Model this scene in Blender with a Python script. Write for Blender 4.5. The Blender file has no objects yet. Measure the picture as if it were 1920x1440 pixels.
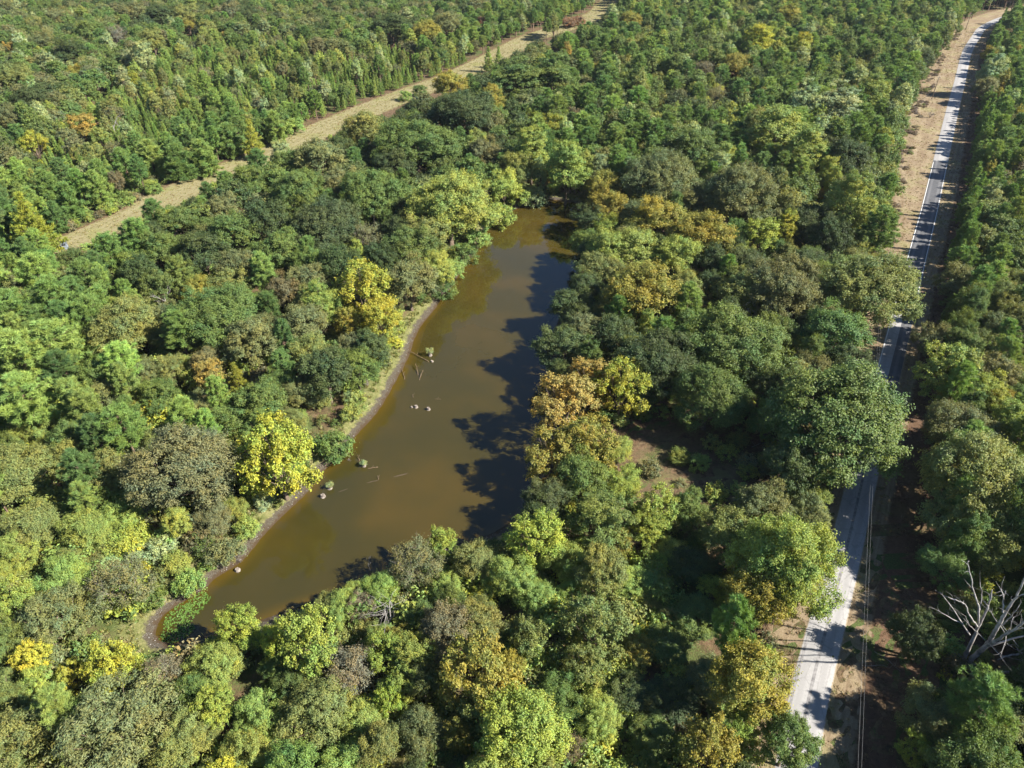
import bpy, bmesh, math, random
import numpy as np
from mathutils import Vector

# ------------------------------------------------------------------ camera, sky, sun, exposure
SC = bpy.context.scene
COL = SC.collection
H, PITCH, FPX = 95.0, math.radians(37.0), 1333.0        # drone height (m), tilt below the horizon, focal length in photo pixels
cam_data = bpy.data.cameras.new('camera')
cam_data.sensor_width = 36.0
cam_data.lens = 36.0 * FPX / 1920.0
cam_data.clip_start, cam_data.clip_end = 0.5, 20000.0
cam = bpy.data.objects.new('camera', cam_data)
cam.location = (0, 0, H)
cam.rotation_euler = (math.pi / 2 - PITCH, 0, 0)
COL.objects.link(cam)
SC.camera = cam

SUN_EL, SUN_AZ = math.radians(38.5), math.radians(-14.0)  # azimuth from +X, turned a little behind the camera
world = bpy.data.worlds.new('World')
SC.world = world
world.use_nodes = True
wn = world.node_tree.nodes
sky = wn.new('ShaderNodeTexSky')
sky.sky_type = 'NISHITA'
sky.sun_disc = False
sky.sun_elevation = SUN_EL
sky.sun_rotation = math.pi / 2 - SUN_AZ
sky.air_density, sky.dust_density, sky.ozone_density = 0.8, 0.0, 5.0
world.node_tree.links.new(sky.outputs[0], wn['Background'].inputs['Color'])
wn['Background'].inputs['Strength'].default_value = 0.064
sl = bpy.data.lights.new('sun', 'SUN')
sl.energy, sl.angle, sl.color = 5.0, math.radians(0.53), (1.0, 0.94, 0.84)
sun = bpy.data.objects.new('sun', sl)
sd = Vector((math.cos(SUN_EL) * math.cos(SUN_AZ), math.cos(SUN_EL) * math.sin(SUN_AZ), math.sin(SUN_EL)))
sun.rotation_euler = sd.to_track_quat('Z', 'Y').to_euler()
sun.location = (200, -40, 160)
COL.objects.link(sun)
SC.view_settings.view_transform = 'Standard'
SC.view_settings.look = 'None'
SC.view_settings.exposure = 1.58
SC.view_settings.gamma = 1.0
SC.view_settings.use_curve_mapping = False
SC.render.engine = 'CYCLES'
cy = SC.cycles
cy.max_bounces, cy.diffuse_bounces, cy.glossy_bounces, cy.transmission_bounces, cy.transparent_max_bounces = 5, 3, 2, 3, 4
cy.caustics_reflective = cy.caustics_refractive = False
cy.use_denoising = True
cy.denoiser = 'OPENIMAGEDENOISE'
cy.denoising_input_passes = 'RGB_ALBEDO_NORMAL'
cy.denoising_prefilter = 'ACCURATE'
cy.sample_clamp_indirect = 6.0
SC.render.film_transparent = False

CP, SP = math.cos(PITCH), math.sin(PITCH)


def gp(u, v, z=0.0):
    """The point of the place that the photo shows at pixel (u, v), on the level z."""
    xc, yc = (u - 960.0) / FPX, -(v - 720.0) / FPX
    d = np.array([xc, CP + SP * yc, -SP + CP * yc])
    t = (z - H) / d[2]
    return np.array([d[0] * t, d[1] * t, z])


def depth_at(p):
    return p[1] * CP + (H - p[2]) * SP


def pix(P):
    """Pixels of points (n,3), used to look up which wood a point belongs to."""
    P = np.asarray(P, float)
    z = P[:, 1] * CP + (H - P[:, 2]) * SP
    yc = P[:, 1] * SP - (H - P[:, 2]) * CP
    return np.stack([960 + FPX * P[:, 0] / z, 720 - FPX * yc / z], 1)


def inside(poly, P):
    """Point-in-polygon for arrays."""
    poly = np.asarray(poly, float); x, y = P[:, 0], P[:, 1]
    r = np.zeros(len(P), bool)
    n = len(poly)
    for i in range(n):
        (x1, y1), (x2, y2) = poly[i], poly[(i + 1) % n]
        c = (y1 > y) != (y2 > y)
        if abs(y2 - y1) < 1e-9:
            continue
        r ^= c & (x < (x2 - x1) * (y - y1) / (y2 - y1) + x1)
    return r


def dist_to_poly(poly, P, closed=True):
    poly = np.asarray(poly, float)
    d = np.full(len(P), 1e9)
    n = len(poly)
    for i in range(n if closed else n - 1):
        a, b = poly[i], poly[(i + 1) % n]
        ab = b - a
        t = np.clip(((P - a) @ ab) / max(ab @ ab, 1e-9), 0, 1)
        d = np.minimum(d, np.linalg.norm(P - a - t[:, None] * ab, axis=1))
    return d


def smooth_line(pts, step):
    """Catmull-Rom through pts, resampled at about step metres."""
    pts = np.asarray(pts, float)
    ext = np.vstack([2 * pts[0] - pts[1], pts, 2 * pts[-1] - pts[-2]])
    out = []
    for i in range(1, len(ext) - 2):
        p0, p1, p2, p3 = ext[i - 1:i + 3]
        n = max(2, int(np.linalg.norm(p2 - p1) / step))
        for t in np.arange(n) / n:
            out.append(0.5 * (2 * p1 + (p2 - p0) * t + (2 * p0 - 5 * p1 + 4 * p2 - p3) * t * t + (3 * p1 - p0 - 3 * p2 + p3) * t ** 3))
    out.append(ext[-2])
    return np.array(out)


# ------------------------------------------------------------------ object helpers
def mesh_np(name, V, F, mats=(), smooth=False, mat_idx=None, attrs=()):
    """V (n,3); F list of (faces array (m,k)) ; attrs: (name, domain, type, array)."""
    me = bpy.data.meshes.new(name)
    V = np.ascontiguousarray(V, np.float32)
    if isinstance(F, np.ndarray):
        F = [F]
    loops = np.concatenate([f.ravel() for f in F]).astype(np.int32)
    sizes = np.concatenate([np.full(len(f), f.shape[1], np.int32) for f in F])
    starts = np.concatenate([[0], np.cumsum(sizes)[:-1]]).astype(np.int32)
    me.vertices.add(len(V)); me.vertices.foreach_set('co', V.ravel())
    me.loops.add(len(loops)); me.loops.foreach_set('vertex_index', loops)
    me.polygons.add(len(sizes)); me.polygons.foreach_set('loop_start', starts)
    me.polygons.foreach_set('use_smooth', np.full(len(sizes), smooth))
    if mat_idx is not None:
        me.polygons.foreach_set('material_index', np.asarray(mat_idx, np.int32))
    me.update(calc_edges=True)
    for m in mats:
        me.materials.append(m)
    for an, dom, ty, arr in attrs:
        a = me.attributes.new(an, ty, dom)
        arr = np.ascontiguousarray(arr, np.float32)
        if ty == 'FLOAT_COLOR':
            a.data.foreach_set('color', arr.ravel())
        elif ty == 'FLOAT_VECTOR':
            a.data.foreach_set('vector', arr.ravel())
        else:
            a.data.foreach_set('value', arr.ravel())
    return me


def link(name, data, parent=None, loc=(0, 0, 0)):
    o = bpy.data.objects.new(name, data)
    o.location = loc
    if parent is not None:
        o.parent = parent
    COL.objects.link(o)
    return o


def tag(o, label=None, cat=None, group=None, kind=None):
    if label: o['label'] = label
    if cat: o['category'] = cat
    if group: o['group'] = group
    if kind: o['kind'] = kind
    return o


def tubes(paths, sides=6):
    """paths: list of (points (n,3), radii (n)). Returns V, F quads+caps."""
    VV, FF = [], []
    off = 0
    ang = np.arange(sides) * 2 * math.pi / sides
    for P, R in paths:
        P = np.asarray(P, float); R = np.asarray(R, float)
        n = len(P)
        T = np.gradient(P, axis=0)
        T /= np.linalg.norm(T, axis=1)[:, None] + 1e-9
        ref = np.array([0, 0, 1.0]) if abs(T[0, 2]) < 0.9 else np.array([1.0, 0, 0])
        A = np.cross(T, ref); A /= np.linalg.norm(A, axis=1)[:, None] + 1e-9
        B = np.cross(T, A)
        ring = P[:, None, :] + R[:, None, None] * (np.cos(ang)[None, :, None] * A[:, None, :] + np.sin(ang)[None, :, None] * B[:, None, :])
        VV.append(ring.reshape(-1, 3))
        i = np.arange(n - 1)[:, None] * sides; j = np.arange(sides)[None, :]; k = (j + 1) % sides
        q = np.stack([i + j, i + k, i + sides + k, i + sides + j], -1).reshape(-1, 4) + off
        FF.append(q)
        # end cap as a fan of quads/tris replaced by an extra tip vertex
        VV.append(P[-1:] + T[-1:] * R[-1])
        tip = off + n * sides
        cap = np.stack([(n - 1) * sides + off + np.arange(sides), (n - 1) * sides + off + (np.arange(sides) + 1) % sides, np.full(sides, tip), np.full(sides, tip)], -1)
        FF.append(cap[:, [0, 1, 2]] if False else np.stack([cap[:, 0], cap[:, 1], cap[:, 2]], -1))
        off = tip + 1
    V = np.concatenate(VV)
    Q = [f for f in FF if f.shape[1] == 4]; T3 = [f for f in FF if f.shape[1] == 3]
    return V, [np.concatenate(Q), np.concatenate(T3)]


# ------------------------------------------------------------------ materials
def new_mat(name):
    m = bpy.data.materials.new(name)
    m.use_nodes = True
    nt = m.node_tree
    nt.nodes.clear()
    out = nt.nodes.new('ShaderNodeOutputMaterial')
    return m, nt, out


class NT:
    """Small node-building shorthand."""
    def __init__(s, nt): s.nt = nt
    def n(s, t, **kw):
        x = s.nt.nodes.new(t)
        for k, v in kw.items(): setattr(x, k, v)
        return x
    def l(s, a, b): s.nt.links.new(a, b)
    def attr(s, name, ty='GEOMETRY'):
        return s.n('ShaderNodeAttribute', attribute_name=name, attribute_type=ty)
    def math(s, op, a, b=None, clamp=False):
        x = s.n('ShaderNodeMath', operation=op, use_clamp=clamp)
        for i, y in enumerate((a, b)):
            if y is None: continue
            if isinstance(y, (int, float)): x.inputs[i].default_value = y
            else: s.l(y, x.inputs[i])
        return x.outputs[0]
    def mix(s, f, a, b, blend='MIX'):
        x = s.n('ShaderNodeMix', data_type='RGBA', blend_type=blend)
        for i, y in ((0, f), (6, a), (7, b)):
            if isinstance(y, (int, float)): x.inputs[i].default_value = y
            elif isinstance(y, tuple): x.inputs[i].default_value = y if len(y) == 4 else y + (1,)
            else: s.l(y, x.inputs[i])
        return x.outputs[2]
    def noise(s, scale, detail=4, rough=0.55, vec=None, dist=0.0):
        x = s.n('ShaderNodeTexNoise')
        x.inputs['Scale'].default_value, x.inputs['Detail'].default_value, x.inputs['Roughness'].default_value = scale, detail, rough
        x.inputs['Distortion'].default_value = dist
        if vec is None:
            vec = s.pos()
        s.l(vec, x.inputs['Vector'])
        return x.outputs['Fac']
    def pos(s):
        if not hasattr(s, '_p'): s._p = s.n('ShaderNodeNewGeometry').outputs['Position']
        return s._p
    def ramp(s, f, stops, interp='LINEAR'):
        x = s.n('ShaderNodeValToRGB')
        x.color_ramp.interpolation = interp
        e = x.color_ramp.elements
        while len(e) < len(stops): e.new(0.5)
        for k, (p, c) in enumerate(stops):
            e[k].position = p; e[k].color = c if len(c) == 4 else tuple(c) + (1,)
        s.l(f, x.inputs[0])
        return x.outputs['Color']
    def step(s, f, lo, hi):
        x = s.n('ShaderNodeMapRange', interpolation_type='SMOOTHSTEP')
        x.inputs[1].default_value, x.inputs[2].default_value = lo, hi
        s.l(f, x.inputs[0])
        return x.outputs[0]


def leaf_material(name, gloss=0.35, trans=0.32):
    m, nt, out = new_mat(name); N = NT(nt)
    tint = N.attr('tint', 'INSTANCER').outputs['Color']
    lv = N.attr('lv').outputs['Fac']; hv = N.attr('hv').outputs['Fac']
    # leaf to leaf differences: value, then a drift of hue between yellower and bluer green
    warm = N.mix(1.0, tint, (1.18, 1.05, 0.74), 'MULTIPLY')
    cool = N.mix(1.0, tint, (0.72, 0.94, 1.10), 'MULTIPLY')
    c = N.mix(hv, cool, warm)
    val = N.math('ADD', N.math('MULTIPLY', lv, 0.9), 0.55)
    vv = N.n('ShaderNodeCombineColor'); [N.l(val, vv.inputs[i]) for i in range(3)]
    c = N.mix(1.0, c, vv.outputs[0], 'MULTIPLY')
    p = N.n('ShaderNodeBsdfPrincipled')
    N.l(c, p.inputs['Base Color'])
    p.inputs['Roughness'].default_value = 0.55
    p.inputs['Specular IOR Level'].default_value = gloss
    t = N.n('ShaderNodeBsdfTranslucent')
    N.l(N.mix(1.0, c, (1.25, 1.15, 0.55), 'MULTIPLY'), t.inputs['Color'])
    mx = N.n('ShaderNodeMixShader'); mx.inputs[0].default_value = trans
    N.l(p.outputs[0], mx.inputs[1]); N.l(t.outputs[0], mx.inputs[2]); N.l(mx.outputs[0], out.inputs[0])
    return m


def simple(name, c1, c2, scale=3.0, rough=0.8, bump=0.0, spec=0.3):
    m, nt, out = new_mat(name); N = NT(nt)
    p = N.n('ShaderNodeBsdfPrincipled')
    f = N.noise(scale, 5, 0.6)
    N.l(N.mix(N.step(f, 0.35, 0.65), c1, c2), p.inputs['Base Color'])
    p.inputs['Roughness'].default_value = rough
    p.inputs['Specular IOR Level'].default_value = spec
    if bump:
        b = N.n('ShaderNodeBump'); b.inputs['Strength'].default_value = bump
        N.l(N.noise(scale * 4, 4), b.inputs['Height']); N.l(b.outputs[0], p.inputs['Normal'])
    N.l(p.outputs[0], out.inputs[0])
    return m


M_LEAF = leaf_material('broad_leaf')
M_NEEDLE = leaf_material('pine_needles', 0.25, 0.25)
M_BARK = simple('bark', (0.10, 0.075, 0.05), (0.17, 0.13, 0.095), 2.0, 0.9)
M_PINEBARK = simple('pine_bark', (0.13, 0.085, 0.06), (0.20, 0.14, 0.10), 2.5, 0.9)
M_DEAD = simple('weathered_dead_wood', (0.15, 0.138, 0.125), (0.36, 0.34, 0.32), 1.1, 0.8)
M_TWIG = simple('grey_twigs', (0.15, 0.125, 0.105), (0.26, 0.225, 0.195), 2.0, 0.85)
M_LOG = simple('wet_log', (0.09, 0.06, 0.036), (0.21, 0.15, 0.10), 3.0, 0.7)
M_POLE = simple('creosote_pole', (0.10, 0.075, 0.055), (0.16, 0.12, 0.09), 3.0, 0.85)
M_WIRE = simple('aluminium_wire', (0.26, 0.255, 0.25), (0.30, 0.295, 0.29), 1.0, 0.5)
M_METAL = simple('painted_white_metal', (0.72, 0.72, 0.70), (0.80, 0.80, 0.79), 2.0, 0.5)
M_REDROOF = simple('rusty_red_roof', (0.20, 0.065, 0.05), (0.29, 0.11, 0.09), 1.2, 0.7)
M_GREYBOX = simple('grey_blue_paint', (0.17, 0.20, 0.26), (0.24, 0.28, 0.34), 2.0, 0.55)
M_GLASS = simple('dark_glass', (0.02, 0.025, 0.03), (0.03, 0.035, 0.04), 2.0, 0.12, 0, 0.5)
M_PAINT = simple('worn_white_line', (0.62, 0.61, 0.58), (0.78, 0.77, 0.74), 4.0, 0.7)
M_SEAM = simple('tar_sealed_seam', (0.13, 0.125, 0.125), (0.24, 0.23, 0.225), 1.5, 0.8)
M_INS = simple('porcelain', (0.35, 0.36, 0.38), (0.45, 0.46, 0.48), 6.0, 0.3)

# ------------------------------------------------------------------ lie of the land
WATER_Z = -1.2
pond_px = [(1100, 385), (1062, 379), (1035, 375), (1010, 379), (985, 387), (965, 393), (945, 405), (925, 418), (911, 432), (902, 455), (888, 478),
           (870, 500), (857, 520), (843, 543), (828, 558), (818, 575), (800, 597), (785, 617), (775, 640), (768, 662), (755, 690),
           (741, 715), (729, 737), (712, 765), (695, 787), (675, 807), (660, 827), (648, 846), (632, 862), (612, 877), (600, 890),
           (585, 912), (567, 932), (545, 952), (520, 976), (495, 1002), (480, 1020), (463, 1042), (436, 1064), (405, 1082),
           (380, 1106), (350, 1124), (320, 1142), (300, 1160), (291, 1182), (296, 1200), (318, 1208), (345, 1204), (372, 1194), (420, 1188), (470, 1172),
           (520, 1152), (560, 1139), (600, 1124), (650, 1105), (700, 1078), (745, 1058), (800, 1035), (860, 1020), (925, 1000), (975, 965),
           (1005, 935), (1025, 895), (1038, 850), (1040, 800), (1035, 750), (1030, 700), (1028, 660), (1040, 620), (1058, 575),
           (1075, 530), (1092, 490), (1108, 450), (1112, 415)]
POND = smooth_line(np.array([gp(u, v, WATER_Z)[:2] for u, v in pond_px] + [gp(*pond_px[0], WATER_Z)[:2]]), 1.5)[:-1]


def axis(segs):
    out = []
    for a, b, st in segs:
        out.append(np.arange(a, b, st))
    return np.concatenate(out + [np.array([segs[-1][1]])])


gx = axis([(-4000, -700, 150), (-700, -95, 11), (-95, 62, 0.9), (62, 700, 11), (700, 4000, 150)])
gy = axis([(-600, -20, 60), (-20, 45, 5), (45, 242, 0.9), (242, 900, 12), (900, 6000, 200)])
GX, GY = np.meshgrid(gx, gy)
GPt = np.stack([GX.ravel(), GY.ravel()], 1)
near = (GPt[:, 0] > -100) & (GPt[:, 0] < 70) & (GPt[:, 1] > 40) & (GPt[:, 1] < 250)
dist = np.full(len(GPt), 60.0)
dn = dist_to_poly(POND, GPt[near])
dn = np.where(inside(POND, GPt[near]), -dn, dn)
dist[near] = dn


def land_z(d):
    s = np.clip((d + 0.1) / 7.0, 0, 1)
    up = WATER_Z + (0 - WATER_Z) * (1 - (1 - s) ** 2)
    return np.where(d < -0.1, WATER_Z - 0.7 * np.clip((-d) / 4.0, 0, 1) - 0.02, up)


rng = np.random.default_rng(5)
gz = land_z(dist) + np.where((dist > 1.0) & near, rng.normal(0, 0.05, len(dist)), 0)
nx, ny = len(gx), len(gy)
ii = (np.arange(ny - 1)[:, None] * nx + np.arange(nx - 1)[None, :]).ravel()
quads = np.stack([ii, ii + 1, ii + nx + 1, ii + nx], 1)

# forest floor: brown leaf litter, moss and low green growth; towards the pond grass, then wet mud
m, nt, out = new_mat('forest_floor'); N = NT(nt)
fd = N.attr('shore').outputs['Fac']
n1, n2, n3 = N.noise(0.09, 5), N.noise(0.9, 6, 0.65), N.noise(4.5, 4, 0.7)
litter = N.ramp(n2, [(0.3, (0.050, 0.032, 0.018)), (0.5, (0.105, 0.068, 0.038)), (0.72, (0.19, 0.13, 0.075))])
green = N.ramp(n3, [(0.3, (0.035, 0.055, 0.016)), (0.7, (0.10, 0.125, 0.035))])
c = N.mix(N.step(N.math('ADD', n1, N.math('MULTIPLY', n3, 0.4)), 0.66, 0.80), litter, green)
grass = N.ramp(N.math('ADD', N.math('MULTIPLY', n2, 0.6), N.math('MULTIPLY', n3, 0.4)), [(0.34, (0.075, 0.09, 0.025)), (0.5, (0.14, 0.145, 0.05)), (0.68, (0.25, 0.215, 0.11))])
wob = N.math('ADD', fd, N.math('MULTIPLY', N.math('SUBTRACT', n2, 0.5), 3.2))
c = N.mix(N.step(wob, 6.5, 3.8), c, grass)
mud = N.ramp(n3, [(0.32, (0.050, 0.037, 0.025)), (0.55, (0.080, 0.068, 0.050)), (0.8, (0.155, 0.135, 0.10))])
c = N.mix(N.step(wob, 1.9, 1.1), c, mud)
wet = N.step(wob, 0.75, 0.1)
c = N.mix(wet, c, (0.060, 0.040, 0.022))
p = N.n('ShaderNodeBsdfPrincipled'); N.l(c, p.inputs['Base Color'])
p.inputs['Roughness'].default_value = 0.9; p.inputs['Specular IOR Level'].default_value = 0.2
b = N.n('ShaderNodeBump'); b.inputs['Strength'].default_value = 0.7; b.inputs['Distance'].default_value = 0.25
N.l(N.math('ADD', n2, n3), b.inputs['Height']); N.l(b.outputs[0], p.inputs['Normal'])
N.l(p.outputs[0], out.inputs[0])
M_FLOOR = m
me = mesh_np('ground', np.column_stack([GPt, gz]), quads, [M_FLOOR], True, attrs=[('shore', 'POINT', 'FLOAT', dist)])
tag(link('ground', me), kind='structure')

# ------------------------------------------------------------------ pond water: muddy body under a smooth reflecting surface
m, nt, out = new_mat('muddy_water'); N = NT(nt)
n1, n2 = N.noise(0.022, 3, 0.5, dist=0.6), N.noise(0.10, 4, 0.6)
f = N.math('ADD', N.math('MULTIPLY', n1, 0.75), N.math('MULTIPLY', n2, 0.25))
c = N.ramp(f, [(0.36, (0.031, 0.027, 0.0070)), (0.50, (0.039, 0.031, 0.0065)), (0.64, (0.058, 0.039, 0.0070))])
sh = N.attr('shore').outputs['Fac']
c = N.mix(N.step(N.math('ADD', sh, N.math('MULTIPLY', n2, 3.0)), 4.2, 0.8), c, (0.072, 0.046, 0.006))
p = N.n('ShaderNodeBsdfPrincipled'); N.l(c, p.inputs['Base Color'])
p.inputs['Roughness'].default_value = 0.025; p.inputs['IOR'].default_value = 1.5; p.inputs['Specular IOR Level'].default_value = 0.5
b = N.n('ShaderNodeBump'); b.inputs['Strength'].default_value = 0.035; b.inputs['Distance'].default_value = 0.06
N.l(N.noise(1.6, 3, 0.5), b.inputs['Height']); N.l(b.outputs[0], p.inputs['Normal'])
N.l(p.outputs[0], out.inputs[0])
wsel = (dist < 2.5) & near
wmap = np.full(len(GPt), -1); 
qk = quads[np.all(wsel[quads], axis=1)]
used = np.unique(qk); wmap[used] = np.arange(len(used))
wv = np.column_stack([GPt[used], np.full(len(used), WATER_Z)])
me = mesh_np('pond_water', wv, wmap[qk], [m], True, attrs=[('shore', 'POINT', 'FLOAT', np.maximum(-dist[used], 0))])
tag(link('pond_water', me), kind='structure')

# ------------------------------------------------------------------ road, its verges and the grassy track
road_l = [(1468, 1440), (1473, 1360), (1488, 1267), (1510, 1200), (1535, 1110), (1563, 1010), (1592, 900), (1620, 790), (1644, 700), (1672, 600), (1702, 480), (1725, 400), (1740, 340), (1749, 303), (1775, 200), (1790, 150), (1804, 100), (1822, 70), (1842, 48)]
road_r = [(1518, 1440), (1537, 1360), (1560, 1267), (1576, 1200), (1598, 1110), (1618, 1010), (1640, 900), (1664, 790), (1686, 700), (1709, 600), (1738, 480), (1757, 400), (1770, 340), (1778, 303), (1800, 200), (1811, 150), (1821, 100), (1837, 70), (1856, 48)]
cen = [(gp(*a)[:2] + gp(*b)[:2]) / 2 for a, b in zip(road_l, road_r)]
cen = [cen[0] + (cen[0] - cen[1]) * 3.0] + cen
e = cen[-1] - cen[-2]; e /= np.linalg.norm(e)
q = np.array([e[1], -e[0]])
cen += [cen[-1] + 60 * e + q * 12, cen[-1] + 140 * e + q * 46, cen[-1] + 330 * e + q * 130]
CL = smooth_line(np.array(cen), 3.0)
for _ in range(6):
    CL[1:-1] = (CL[:-2] + 2 * CL[1:-1] + CL[2:]) / 4
TN = np.gradient(CL, axis=0); TN /= np.linalg.norm(TN, axis=1)[:, None]
NRM = np.stack([TN[:, 1], -TN[:, 0]], 1)                   # points to the right-hand side of the road, seen from the camera
SL = np.concatenate([[0], np.cumsum(np.linalg.norm(np.diff(CL, axis=0), axis=1))])
ROAD_W = 5.0


def s_at(v):
    """Length along the road at which the photo's row v crosses it."""
    pv = pix(np.column_stack([CL, np.zeros(len(CL))]))[:, 1]
    k = np.where(CL[:, 1] > 20)[0]
    return float(np.interp(-v, -pv[k], SL[k]))


def strip(offsets, z):
    """A sheet along the road between lateral offsets (one row of verts per offset)."""
    rows = [np.column_stack([CL + NRM * o, np.full(len(CL), zz)]) if np.ndim(o) == 0 else np.column_stack([CL + NRM * o[:, None], np.full(len(CL), zz)]) for o, zz in zip(offsets, z)]
    n, k = len(CL), len(rows)
    V = np.stack(rows, 1).reshape(-1, 3)
    i = (np.arange(n - 1)[:, None] * k + np.arange(k - 1)[None, :]).ravel()
    return V, np.stack([i, i + 1, i + k + 1, i + k], 1)


hw = ROAD_W / 2
offs = [-hw - 0.15, -hw, -hw / 2, 0.0, hw / 2, hw, hw + 0.15]
V, F = strip(offs, [0.03, 0.075, 0.10, 0.115, 0.10, 0.075, 0.03])
s_attr = np.repeat(SL, len(offs)); t_attr = np.tile(np.array(offs) / hw, len(CL))
m, nt, out = new_mat('worn_asphalt'); N = NT(nt)
S, T = N.attr('along').outputs['Fac'], N.attr('across').outputs['Fac']
n1, n2, n3 = N.noise(0.35, 5), N.noise(3.0, 5, 0.65), N.noise(25.0, 3, 0.7)
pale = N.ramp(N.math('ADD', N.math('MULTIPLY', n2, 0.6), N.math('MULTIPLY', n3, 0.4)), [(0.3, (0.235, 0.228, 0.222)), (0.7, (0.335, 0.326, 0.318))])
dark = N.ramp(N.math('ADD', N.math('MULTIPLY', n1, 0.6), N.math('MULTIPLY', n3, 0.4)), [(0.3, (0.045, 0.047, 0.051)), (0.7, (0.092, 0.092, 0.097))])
# wheel paths a little more polished and darker
wp = N.math('ABSOLUTE', N.math('SUBTRACT', N.math('ABSOLUTE', T), 0.5))
pale = N.mix(N.math('MULTIPLY', N.step(wp, 0.24, 0.06), 0.65), pale, (0.235, 0.228, 0.222))
dark = N.mix(N.math('MULTIPLY', N.step(wp, 0.22, 0.05), 0.4), dark, (0.16, 0.16, 0.165))
blot = N.step(N.noise(0.16, 3, 0.5), 0.56, 0.66)
pale = N.mix(N.math('MULTIPLY', blot, 0.35), pale, (0.20, 0.195, 0.19))
cv = N.n('ShaderNodeCombineXYZ'); N.l(N.math('MULTIPLY', T, 1.3), cv.inputs[0]); N.l(N.math('MULTIPLY', S, 0.22), cv.inputs[1])
vor = N.n('ShaderNodeTexVoronoi', feature='DISTANCE_TO_EDGE'); vor.inputs['Scale'].default_value = 1.0; N.l(cv.outputs[0], vor.inputs['Vector'])
crack = N.math('MULTIPLY', N.step(N.math('ADD', vor.outputs['Distance'], N.math('MULTIPLY', n2, 0.10)), 0.085, 0.062), 0.25)
pale = N.mix(crack, pale, (0.12, 0.115, 0.11)); dark = N.mix(N.math('MULTIPLY', crack, 0.7), dark, (0.03, 0.03, 0.032))
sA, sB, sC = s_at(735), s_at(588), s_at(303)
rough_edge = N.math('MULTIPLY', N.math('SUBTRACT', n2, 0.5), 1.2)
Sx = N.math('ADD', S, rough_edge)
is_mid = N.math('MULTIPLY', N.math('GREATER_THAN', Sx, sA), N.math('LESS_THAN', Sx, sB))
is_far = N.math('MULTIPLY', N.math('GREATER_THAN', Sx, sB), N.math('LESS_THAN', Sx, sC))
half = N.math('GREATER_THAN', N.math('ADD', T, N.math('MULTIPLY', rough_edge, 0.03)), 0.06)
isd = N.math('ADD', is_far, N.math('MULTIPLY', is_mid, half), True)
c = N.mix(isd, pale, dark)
edge = N.step(N.math('ADD', N.math('ABSOLUTE', T), N.math('MULTIPLY', N.math('SUBTRACT', n2, 0.5), 0.22)), 0.97, 1.03)
c = N.mix(edge, c, (0.21, 0.165, 0.10))
p = N.n('ShaderNodeBsdfPrincipled'); N.l(c, p.inputs['Base Color'])
p.inputs['Roughness'].default_value = 0.8
b = N.n('ShaderNodeBump'); b.inputs['Strength'].default_value = 0.25; b.inputs['Distance'].default_value = 0.02
N.l(n3, b.inputs['Height']); N.l(b.outputs[0], p.inputs['Normal']); N.l(p.outputs[0], out.inputs[0])
me = mesh_np('road', V, F, [m], True, attrs=[('along', 'POINT', 'FLOAT', s_attr), ('across', 'POINT', 'FLOAT', t_attr)])
road = tag(link('road', me), kind='structure')


def line_strip(name, o, w, z, s0, s1, mat, wob=0.0):
    k = np.where((SL >= s0) & (SL <= s1))[0]
    r = np.random.default_rng(int(abs(o) * 100) + 3)
    jit = np.cumsum(r.normal(0, wob, len(k))); jit -= np.linspace(jit[0], jit[-1], len(k))
    a = np.column_stack([CL[k] + NRM[k] * (o - w / 2 + jit)[:, None], np.full(len(k), z)])
    bb = np.column_stack([CL[k] + NRM[k] * (o + w / 2 + jit)[:, None], np.full(len(k), z)])
    V = np.stack([a, bb], 1).reshape(-1, 3)
    i = np.arange(len(k) - 1) * 2
    return link(name, mesh_np(name, V, np.stack([i, i + 1, i + 3, i + 2], 1), [mat]), road)


line_strip('edge_line', -hw + 0.2, 0.15, 0.094, s_at(735), s_at(303), M_PAINT)
line_strip('edge_line', hw - 0.2, 0.13, 0.094, s_at(588), s_at(303), M_PAINT)
line_strip('centre_seam', 0.05, 0.42, 0.121, 0, s_at(735), M_SEAM, 0.02)
line_strip('edge_seam', -hw + 0.45, 0.30, 0.098, 0, s_at(1180), M_SEAM, 0.02)

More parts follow.
